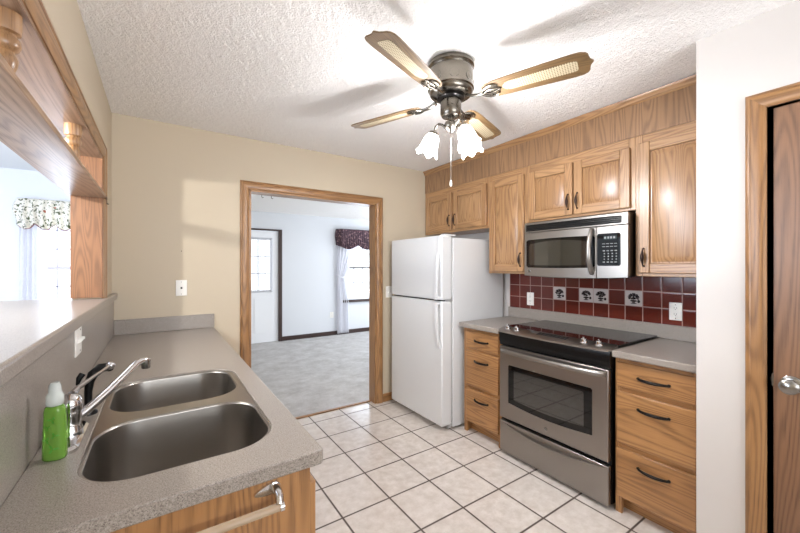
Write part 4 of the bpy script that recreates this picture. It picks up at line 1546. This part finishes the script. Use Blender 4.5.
# towel bar on the end panel
t = thing('towel_bar', 'chrome and clear towel bar on the oak end panel', 'towel bar', (0.0, CE + 0.02, 0.83))
YP = CE + 0.02
for x in (0.222, -0.20):
    m = MB()
    s = 1
    pl = []
    for k in range(24):                            # teardrop plate lying on the panel
        a = 2 * PI * k / 24
        pl.append(Vector((x + 0.030 * math.cos(a) - 0.008, YP, 0.852 + (0.012 + 0.005 * math.cos(a)) * math.sin(a) + 0.004 * math.cos(a))))
    m.prism(pl, (0, -0.008, 0))
    m.tube([(x + 0.010, YP - 0.002, 0.852), (x + 0.012, YP - 0.020, 0.852), (x + 0.012, YP - 0.034, 0.846), (x + 0.012, YP - 0.040, 0.832)], [0.012, 0.011, 0.010, 0.009], 12)
    m.build('bracket', CHROME, t, smooth=50)
MB().tube([(-0.215, YP - 0.040, 0.824), (0.236, YP - 0.040, 0.824)], 0.0095, 14).build('rod', ROD, t)
for x in (0.234, -0.222):
    MB().tube([(x, YP - 0.040, 0.824), (x + 0.009, YP - 0.040, 0.824)], 0.0115, 14).build('rod_cap', CHROME, t)

# ============================================================ CEILING FAN
FXc, FYc = 1.2576, 1.3857
t = thing('ceiling_fan', 'four-blade oak and pewter ceiling fan with three lit glass shades', 'ceiling fan', (FXc, FYc, 2.44))
fo = (FXc, FYc, 0)
m = MB()
m.lathe([(0.0, 2.436), (0.118, 2.436), (0.121, 2.428), (0.121, 2.416), (0.115, 2.410), (0.112, 2.404), (0.114, 2.398), (0.116, 2.36), (0.116, 2.318), (0.119, 2.312), (0.119, 2.304), (0.113, 2.298), (0.112, 2.286), (0.104, 2.276), (0.075, 2.270), (0.0, 2.270)], fo, n=48)
mh = m.build('motor_housing', PEWTER, t, smooth=35)
for k in range(8):                                 # embossed rosettes round the housing
    a = 2 * PI * k / 8 + 0.2
    ax = Vector((math.cos(a), math.sin(a), 0))
    MB().lathe([(0.024, 0), (0.023, 0.0015), (0.015, 0.0005), (0.011, 0.0018), (0, 0.0022)], Vector((FXc, FYc, 2.34)) + ax * 0.1145, ax, 16).build('rosette', PEWTER, mh)
m = MB().lathe([(0.0, 2.272), (0.07, 2.272), (0.072, 2.266), (0.072, 2.256), (0.06, 2.250), (0.0, 2.250)], fo, n=32)
m.build('rotor_ring', BLACKMET, t, smooth=40)
m = MB().lathe([(0.0, 2.252), (0.052, 2.252), (0.054, 2.244), (0.054, 2.182), (0.050, 2.174), (0.046, 2.166), (0.036, 2.162), (0.0, 2.162)], fo, n=32)
m.lathe([(0.005, 0), (0.005, 0.004), (0, 0.005)], (FXc - 0.054 * 0.5606, FYc - 0.054 * 0.828, 2.215), (-0.5606, -0.828, 0), 10)
m.build('switch_housing', PEWTER, t, smooth=40)
m = MB().lathe([(0.0, 2.163), (0.014, 2.163), (0.014, 2.145), (0.030, 2.138), (0.036, 2.122), (0.030, 2.104), (0.016, 2.094), (0.009, 2.084), (0, 2.082)], fo, n=28)
hub = m.build('light_hub', PEWTER, t, smooth=50)

BZ = 2.2476


def blade_outline():
    """(along, across) half outline, root to tip: bracket-shaped tip with a point"""
    return [(0.175, 0.036), (0.20, 0.050), (0.23, 0.058), (0.30, 0.064), (0.45, 0.070), (0.58, 0.074), (0.615, 0.071), (0.632, 0.063), (0.640, 0.050), (0.642, 0.034), (0.646, 0.018), (0.655, 0.006), (0.658, 0.0)]


for k in range(4):
    ang = 0.38989674 + k * PI / 2
    ca, sa = math.cos(ang), math.sin(ang)
    pitch = math.radians(-11)

    def FB_(r, c, n=0.0, ca=ca, sa=sa):
        # pitched blade: c across, n up
        cc = c * math.cos(pitch) - n * math.sin(pitch)
        zz = c * math.sin(pitch) + n * math.cos(pitch)
        return Vector((FXc + r * ca - cc * sa, FYc + r * sa + cc * ca, BZ + zz))
    half = blade_outline()
    ring = [(r, c) for r, c in half] + [(r, -c) for r, c in reversed(half[:-1])]
    # blade needs its grain along its own length, so it is meshed along local X and turned
    bl = bpy.data.objects.new('blade', None)
    m = MB()
    m.prism([Vector((r, c, 0)) for r, c in ring], (0, 0, 0.006))
    bm = m.bm
    bmesh.ops.recalc_face_normals(bm, faces=bm.faces)
    me = bpy.data.meshes.new('blade')
    bm.to_mesh(me)
    bm.free()
    me.materials.append(BLADEOAK['X'])
    ob = bpy.data.objects.new('blade', me)
    COL.objects.link(ob)
    ob.parent = t
    ob.location = Vector((FXc, FYc, BZ)) - WORLD[t.name]
    ob.rotation_euler = (pitch, 0, ang)
    bv = ob.modifiers.new('bevel', 'BEVEL')
    bv.width = 0.0015
    bv.limit_method = 'ANGLE'

    def child(name, mb, mat, sm=40):
        mb_ = mb.bm
        bmesh.ops.recalc_face_normals(mb_, faces=mb_.faces)
        me_ = bpy.data.meshes.new(name)
        mb_.to_mesh(me_)
        mb_.free()
        me_.materials.append(mat)
        if sm:
            me_.shade_smooth()
            me_.set_sharp_from_angle(angle=math.radians(sm))
        o_ = bpy.data.objects.new(name, me_)
        COL.objects.link(o_)
        o_.parent = ob
        return o_
    m = MB()
    cane = [(0.27, 0.0), (0.285, 0.022), (0.31, 0.030), (0.57, 0.034), (0.592, 0.030), (0.597, 0.020)]
    cr = [(r, c) for r, c in cane] + [(r, -c) for r, c in reversed(cane[1:])]
    m.prism([Vector((r, c, -0.0015)) for r, c in cr], (0, 0, 0.009))
    child('cane_insert', m, CANE, 0)
    m = MB()                                       # ornamental iron from hub to blade
    m.tube([(0.085, 0, 0.012), (0.115, 0, 0.000), (0.15, 0, -0.006), (0.18, 0, -0.006)], [0.013, 0.011, 0.010, 0.010], 10, flat=0.6)
    for s in (-1, 1):
        m.tube([(0.165, 0, -0.006), (0.182, s * 0.024, -0.006), (0.205, s * 0.040, -0.005), (0.235, s * 0.040, -0.004), (0.252, s * 0.026, -0.004), (0.246, s * 0.014, -0.004)], [0.006, 0.006, 0.0055, 0.005, 0.0045, 0.003], 8)
        m.tube([(0.18, 0, -0.006), (0.205, s * 0.015, -0.006), (0.232, s * 0.012, -0.005), (0.262, 0, -0.004)], [0.006, 0.005, 0.0045, 0.003], 8)
        m.lathe([(0.006, 0), (0.005, -0.003), (0, -0.004)], (0.212, s * 0.038, -0.007), n=10)
    m.prism([Vector((r, c, -0.004)) for r, c in ((0.168, 0.0), (0.19, 0.028), (0.225, 0.034), (0.246, 0.018), (0.268, 0.0), (0.246, -0.018), (0.225, -0.034), (0.19, -0.028))], (0, 0, 0.003))
    child('blade_iron', m, PEWTER, 50)

# light kit: three arms with bell shades; directions given against the viewing direction
for phi in (-75, 72, 142):
    a = math.radians(90 - 34.1 - phi)
    u = Vector((math.cos(a), math.sin(a), 0))
    c = Vector((FXc, FYc, 0))
    Z = Vector((0, 0, 1))
    m = MB()
    m.tube([c + u * 0.028 + Z * 2.112, c + u * 0.045 + Z * 2.130, c + u * 0.062 + Z * 2.135, c + u * 0.078 + Z * 2.124, c + u * 0.086 + Z * 2.095], 0.0065, 10)
    ar = m.build('lamp_arm', PEWTER, t, smooth=60)
    axis = (u * 0.38 - Z).normalized()
    o0 = c + u * 0.085 + Z * 2.098
    MB().lathe([(0.0, -0.002), (0.012, -0.002), (0.024, 0.006), (0.026, 0.018), (0.022, 0.020), (0.0, 0.020)], o0, axis, 20).build('lamp_socket', PEWTER, ar, smooth=45)

    def frill(i, th, r, h):
        k_ = max(0, i - 3) / 4.0
        w_ = math.cos(6 * th)
        return r * (1 + 0.06 * k_ * w_), h + 0.010 * k_ * w_
    m = MB().lathe([(0.020, 0.016), (0.028, 0.020), (0.036, 0.034), (0.041, 0.055), (0.044, 0.078), (0.049, 0.098), (0.056, 0.112), (0.060, 0.118)], o0, axis, 48, caps=(True, False), wave=frill)
    sh = m.build('lamp_shade', SHADE, t, smooth=80)
    bulb('fan_bulb', o0 + axis * 0.085, 17, (0.98, 0.98, 1.0), 0.024)
m = MB()
px, py = FXc - 0.010, FYc - 0.012
m.tube([(px, py, 2.09), (px, py, 1.83)], 0.0016, 6)
pc = m.build('pull_chain', NICKEL, t)
MB().lathe([(0.0, 0.034), (0.003, 0.033), (0.0055, 0.016), (0.0055, 0.006), (0.003, 0.0), (0.0, 0.0)], (px, py, 1.80), n=12).build('pull_knob', WPLASTIC, pc, smooth=50)

# ============================================================ DINING LAMP (gives the soft patch on the back wall)
t = thing('pendant_lamp', 'lit white globe pendant lamp hanging in the dining room', 'lamp', (-1.0, 1.69, 2.44))
MB().lathe([(0.0, 2.44), (0.06, 2.44), (0.055, 2.425), (0.02, 2.415), (0.0, 2.415)], (-1.0, 1.69, 0), n=20).build('ceiling_canopy', PEWTER, t)
MB().tube([(-1.0, 1.69, 2.42), (-1.0, 1.69, 2.00)], 0.006, 8).build('stem', PEWTER, t)
MB().lathe([(0.03, 0.075), (0.055, 0.055), (0.075, 0.02), (0.075, -0.02), (0.055, -0.055), (0.02, -0.075), (0.0, -0.078)], (-1.0, 1.69, 1.93), n=28).build('globe', PENDANT, t, smooth=80)
bulb('pendant_bulb', (-1.0, 1.69, 1.93), 115, (1.0, 0.98, 0.95), 0.03)
